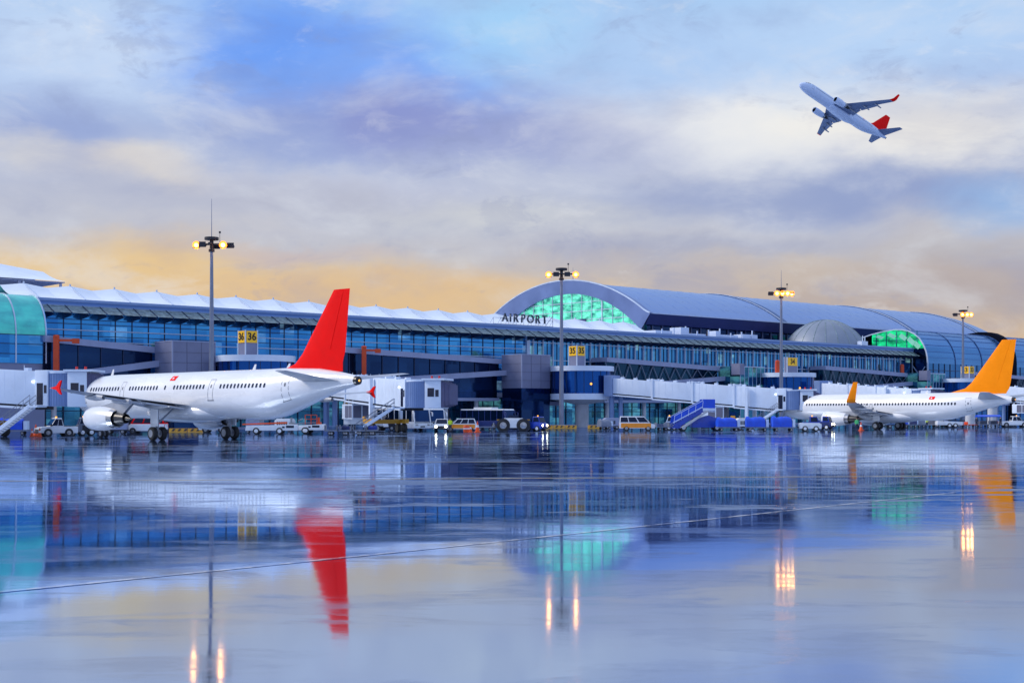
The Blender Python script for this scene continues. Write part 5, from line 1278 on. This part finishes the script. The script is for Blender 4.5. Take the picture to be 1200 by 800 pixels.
bus('dark blue bus with a white roof behind the lone cone', at(572, 212), R(-38), 'navy_paint', 'white_paint', 9.0)
baggage_cart('low white cart in front of the dark blue bus', at(568, 189), R(5), False, 'open trolleys', L=2.6)
aircraft_tug('white aircraft tug with very big wheels', at(601.5, 183), 0)
tow_tractor('blue tractor with both headlights lit right of the big wheeled tug', at(628, 183), R(-32), 'blue_paint', 'blue_paint', 2.8, True)
for k, px in enumerate((641, 655, 669)): barrier('yellow and black barrier ' + ('next to the blue tractor', 'at the foot of the centre lamp mast', 'left of the rotunda column')[k], at(px, 216), R(3), 1.8, 'safety_yellow', .5, True)
barrier('yellow and black barrier right of the rotunda column', at(697, 217), R(3), 2.2, 'safety_yellow', .5, True)
baggage_cart('grey equipment cart beside the bridge pedestal', at(709, 200), R(20), True, 'baggage carts', 'steel_grey', 2.0, .9)
van('white van with orange lower half facing right', at(746.5, 187), R(-4))
baggage_cart('open white cart directly right of the orange and white van', at(776, 190), R(6), False, 'open trolleys', L=1.9)
tow_tractor('small grey tractor between the van and the blue stairs', at(787, 196), R(175), 'steel_grey', 'bridge_white', 2.2)
airstair('bright blue passenger stairs left of the three tarpaulin covered carts', at(808, 187), R(3))
for k, (px, Y) in enumerate(((853, 184), (887, 183), (917.5, 182))):
    baggage_cart(('cart under a creased blue tarpaulin beside the blue stairs', 'middle one of the three carts under blue tarpaulins', 'blue tarpaulin cart nearest the nose of the orange tailed jet')[k], at(px, Y), R((4, -3, 2)[k]), True, 'carts under blue tarpaulins', 'tarp_blue', 3.1, (1.2, 1.3, 1.35)[k])
tow_tractor('white tractor with blue bonnet pulling the tarpaulin carts', at(949, 182), R(-6), 'white_paint', 'blue_paint', 2.9)
tow_tractor('dark blue tractor under the nose of the orange tailed jet', at(966, 200), R(-30), 'navy_paint', 'blue_paint', 2.6, True)
traffic_cone('orange cone beneath the orange winglet', at(1009, 189), 1.3)
person('person in a green jacket standing under the orange winglet', at(1004, 188), R(-80), 'hi_vis_green')
person('person in a yellow vest standing between the car with lit headlights and the taxi', at(527.5, 177), R(-85), 'hi_vis')
# beyond the orange tailed jet
for k, (px, Y, c) in enumerate(((1058, 226, 'tarp_blue'), (1068, 228, 'navy_paint'), (1077, 229, 'steel_grey'), (1095, 231, 'luggage'))):
    baggage_cart(('bright blue covered cart just right of the main wheels', 'navy covered cart behind the orange tailed jet', 'grey covered cart left of the yellow vest worker', 'dark covered cart right of the yellow vest worker')[k], at(px, Y), R(10 * k), True, 'baggage carts', c, 1.9, 1.0)
person('person in a bright yellow vest working beneath the rear of the white jet', at(1086, 222), R(-60), 'hi_vis', 1, True)
loader('dark belt loader below the tail of the orange tailed jet', at(1112, 228), R(176), 4.2, 'dark_metal')
for k, px in enumerate((1126, 1138)):
    t = thing('cargo_dolly', ('left', 'right')[k] + ' one of two low red dollies below the orange tail', 'dolly', at(px, 232), R(5), 'red dollies')
    q = MB(); q.bx(-.9, .9, -.7, .7, .38, .52); q.build('frame', 'rust_orange', t); wheel_parts(t, [(-.6, -.6), (.6, -.6), (-.6, .6), (.6, .6)], .19, .12)
    q = MB(); q.bx(-.92, -.84, -.7, .7, .52, .95); q.build('end_stop', 'rust_orange', t)
for k, (px, Y) in enumerate(((1152, 236), (1164, 238))):
    t = thing('roofed_cart', ('left', 'right')[k] + ' one of two blue roofed carts near the right edge', 'baggage cart', at(px, Y), R(4), 'blue roofed carts')
    q = MB(); q.bx(-1.0, 1.0, -.75, .75, .4, .52); q.build('bed', 'steel_grey', t); q = MB()
    for x in (-.95, .95):
        for y in (-.7, .7): q.bx(x - .04, x + .04, y - .04, y + .04, .52, 1.85)
    q.build('roof_post', 'steel_grey', t)
    q = MB(); q.prism([(-.85, 1.85), (0, 2.12), (.85, 1.85), (.8, 1.75), (-.8, 1.75)], lambda a, b, x: (x, a, b), -1.15, 1.15); q.build('roof', 'tarp_blue', t)
    q = MB(); q.bx(-.7, .6, -.5, .5, .53, 1.1); q.build('load', 'luggage', t, .05); wheel_parts(t, [(-.65, -.65), (.65, -.65), (-.65, .65), (.65, .65)], .19, .12)
person('dark clothed person left of the white crew cab pickup', at(1172.5, 236), R(-70), 'cloth_dark', 1)
person('dark clothed person among the red dollies below the orange tail', at(1144.5, 230), R(-120), 'cloth_dark', 0)
pickup('white crew cab pickup at the right edge of the apron', at(1188, 238), R(-4), 4.9, 1.9)
# ground power units and equipment boxes
def power_unit(label, loc, rz, paint):
    t = thing('power_unit', label, 'power unit', loc, rz, 'ground power units')
    q = MB(); q.prism([(-1.2, .5), (-1.2, 1.45), (-.9, 1.7), (1.0, 1.7), (1.2, 1.4), (1.2, .5)], lambda a, b, y: (a, y, b), -.7, .7); b = q.build('housing', paint, t, .04)
    q = MB()
    for k in range(5): q.bx(-.9 + k * .3, -.7 + k * .3, -.715, -.695, .75, 1.3)
    q.build('louvre', 'dark_metal', b)
    q = MB(); q.bx(-1.25, 1.25, -.6, .6, .34, .49); q.beam((1.2, 0, .4), (2.0, 0, .3), .08, .08); q.build('chassis', 'dark_metal', t)
    q = MB(); q.tube((-.6, .3, 1.7), (-.6, .3, 2.05), .07); q.build('exhaust', 'bare_metal', t)
    wheel_parts(t, [(x, s_ * .62) for x in (-.75, .75) for s_ in (-1, 1)], .27, .16)
for px, Y, rz, pt, lb in ((137, 158, 5, 'band_grey', 'grey ground power unit behind the left engine'), (334, 178, -8, 'white_paint', 'white ground power unit behind the orange decked loader'), (716, 206, 10, 'band_grey', 'grey power unit left of the orange and white van'),
                          (1047, 224, 0, 'steel_blue', 'blue grey power unit behind the main wheels of the orange tailed jet'), (1101, 236, 8, 'band_grey', 'grey power unit below the rear door of the orange tailed jet'), (872, 197, 5, 'white_paint', 'white power unit between two tarpaulin covered carts')):
    power_unit(lb, at(px, Y), R(rz), pt)
# blue awning over the ground floor doors behind the van
t = thing('blue_awning', 'long dark blue awning over the ground floor behind the orange and white van', 'awning', W(47, 0), T_ROT)
q = MB(); q.hexa([(-2, -4.2, 2.5), (17, -4.2, 2.5), (17, -.3, 2.9), (-2, -.3, 2.9), (-2, -4.2, 2.75), (17, -4.2, 2.75), (17, -.3, 3.25), (-2, -.3, 3.25)]); q.bx(-2, 17, -4.26, -4.21, 2.05, 2.75); q.build('canopy', 'blue_paint', t)
q = MB()
for x in range(-2, 18, 3): q.tube((x + .2, -4.0, 0), (x + .2, -4.0, 2.55), .07, n=8)
q.build('post', 'steel_grey', t)
